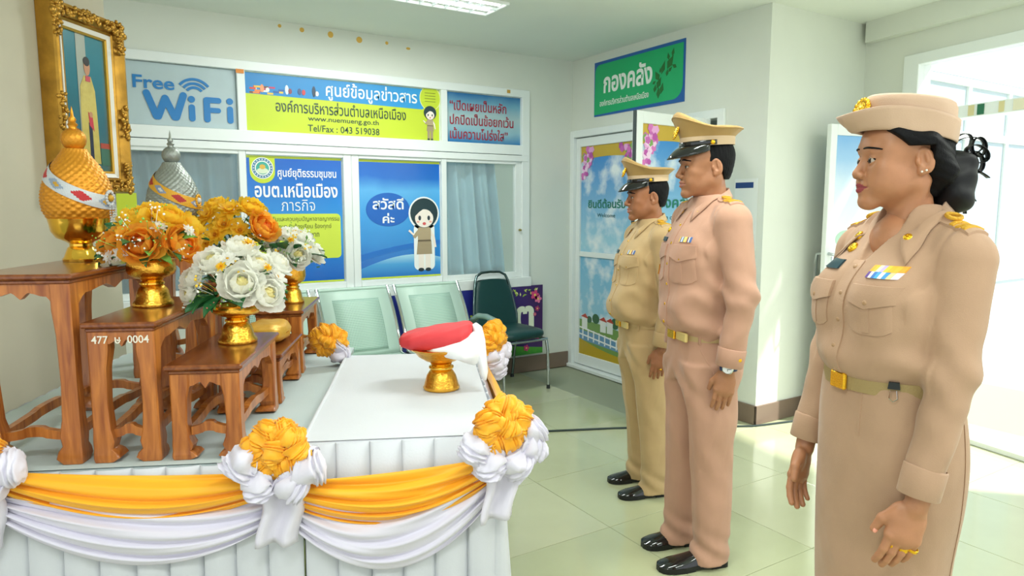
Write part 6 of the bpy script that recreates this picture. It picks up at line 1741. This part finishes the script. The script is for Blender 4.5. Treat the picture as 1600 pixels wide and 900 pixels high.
    V.warp(lambda X, Y, Z: .004*np.sin(60*Y+45*Z+30*X)+.002*np.sin(110*Z-70*X))
    link_mesh('netted_bun', sculpt_mesh('bun', xf_pq((lambda t: (t[0]*hs, t[1]))(V.mesh()), M), [mat('black_velvet', '08090C', .55, spec=.3)]), bun)
    rb = mat('black_ribbon', '090B0E', .4, spec=.35)
    rnd = random.Random(3)
    for k, (a, r, dx, dy, dz) in enumerate(((.2, .028, .0, .150, .030), (-.5, .024, .014, .165, .012), (.9, .026, -.014, .140, .036), (1.6, .02, .006, .172, .028), (-1.1, .024, .0, .168, -.006))):
        mb = MB(); N = 20
        mb.loft([[(w, r*1.15*math.cos(2*PI*i/N), r*.8*math.sin(2*PI*i/N)) for i in range(N+1)] for w in (-.009, .009)], closed=False)
        mb.xf(M @ Matrix.Scale(hs, 4) @ Matrix.Translation((dx, dy, dz)) @ Matrix.Rotation(a, 4, 'X') @ Matrix.Rotation(rnd.uniform(-.6, .6), 4, 'Z')); mb.build('ribbon_loop', rb, bun, smooth=60, solid=.0015)
    for k, (y1, z1) in enumerate(((.165, -.13), (.18, -.10), (.135, -.155), (.19, -.045))):
        mb = MB()
        mb.grid(lambda a, b, y1=y1, z1=z1, k=k: (-.008+.016*a+.006*math.sin(4*b+k), .14+(y1-.14)*b+.01*math.sin(5*b+k), .015+(z1-.015)*b), 4, 12)
        mb.xf(M @ Matrix.Scale(hs, 4)); mb.build('ribbon_end', rb, bun, smooth=60, solid=.0015)
    # hat with turned-up brim
    hat = empty('uniform_hat', (0, 0, 0), 0, parent=e); hatf = fabric('hat_felt', 'BFA187')
    N = 72
    P = lambda mb: mb.xf(M @ Matrix.Scale(hs, 4) @ Matrix.Translation((0, 0, .0)))
    base = lambda y: .058-.20*y
    def ring(rx, ry, dz, cy=.010, top=False): return [(rx*math.sin(2*PI*i/N), cy-ry*math.cos(2*PI*i/N), base(cy-ry*math.cos(2*PI*i/N))*(0 if top else 1)+dz) for i in range(N)]
    tp = lambda y: .158-.13*(y+.09)
    def ringt(rx, ry, dz, cy=.012): return [(rx*math.sin(2*PI*i/N), cy-ry*math.cos(2*PI*i/N), tp(cy-ry*math.cos(2*PI*i/N))+dz) for i in range(N)]
    mb = MB(); mb.loft([ring(.0855, .104, .0), ring(.087, .105, .03), ringt(.087, .103, -.016), ringt(.084, .099, -.005), ringt(.075, .09, .001), ringt(.05, .062, .004), ringt(.001, .001, .006)])
    P(mb).build('hat_crown', hatf, hat, smooth=60)
    mb = MB()
    def brim(a, b):
        t = 2*PI*a; c = math.cos(t); s_ = math.sin(t); f = max(0, c)
        out = (.006+.052*f**3)*(b**.7); up = (.056-.012*f**4-.006*max(0, -c))*b**1.25-.006*math.sin(PI*min(1, b*2.2))*f
        rx, ry = .087+out*.9, .105+out
        y = .010-ry*c
        return (rx*s_, y, base(.010-.105*c)+up-.030*f**6*b+.018*f**6*b*b)
    mb.grid(brim, N, 10, closed=True); P(mb).build('turned_up_brim', hatf, hat, smooth=60, solid=.0035)
    mb = MB(); mb.ball((0, 0, 0), (.030, .009, .026), 16, 10)
    for k in range(14): a = 2*PI*k/14; mb.ball((.026*math.cos(a), -.003, .022*math.sin(a)), (.0068, .006, .0068), 6, 5)
    mb.ball((0, -.005, 0), (.009, .006, .009), 10, 8)
    mb.xf(Matrix.Translation((.018, -.104, .122)) @ Matrix.Rotation(R(-14), 4, 'X') @ Matrix.Rotation(R(8), 4, 'Z')); P(mb).build('hat_badge', goldb, hat, smooth=60)
    return e
woman((1.613, .883, 0), 'woman in tan uniform blouse and skirt with turned-up brim hat, nearest on the right')
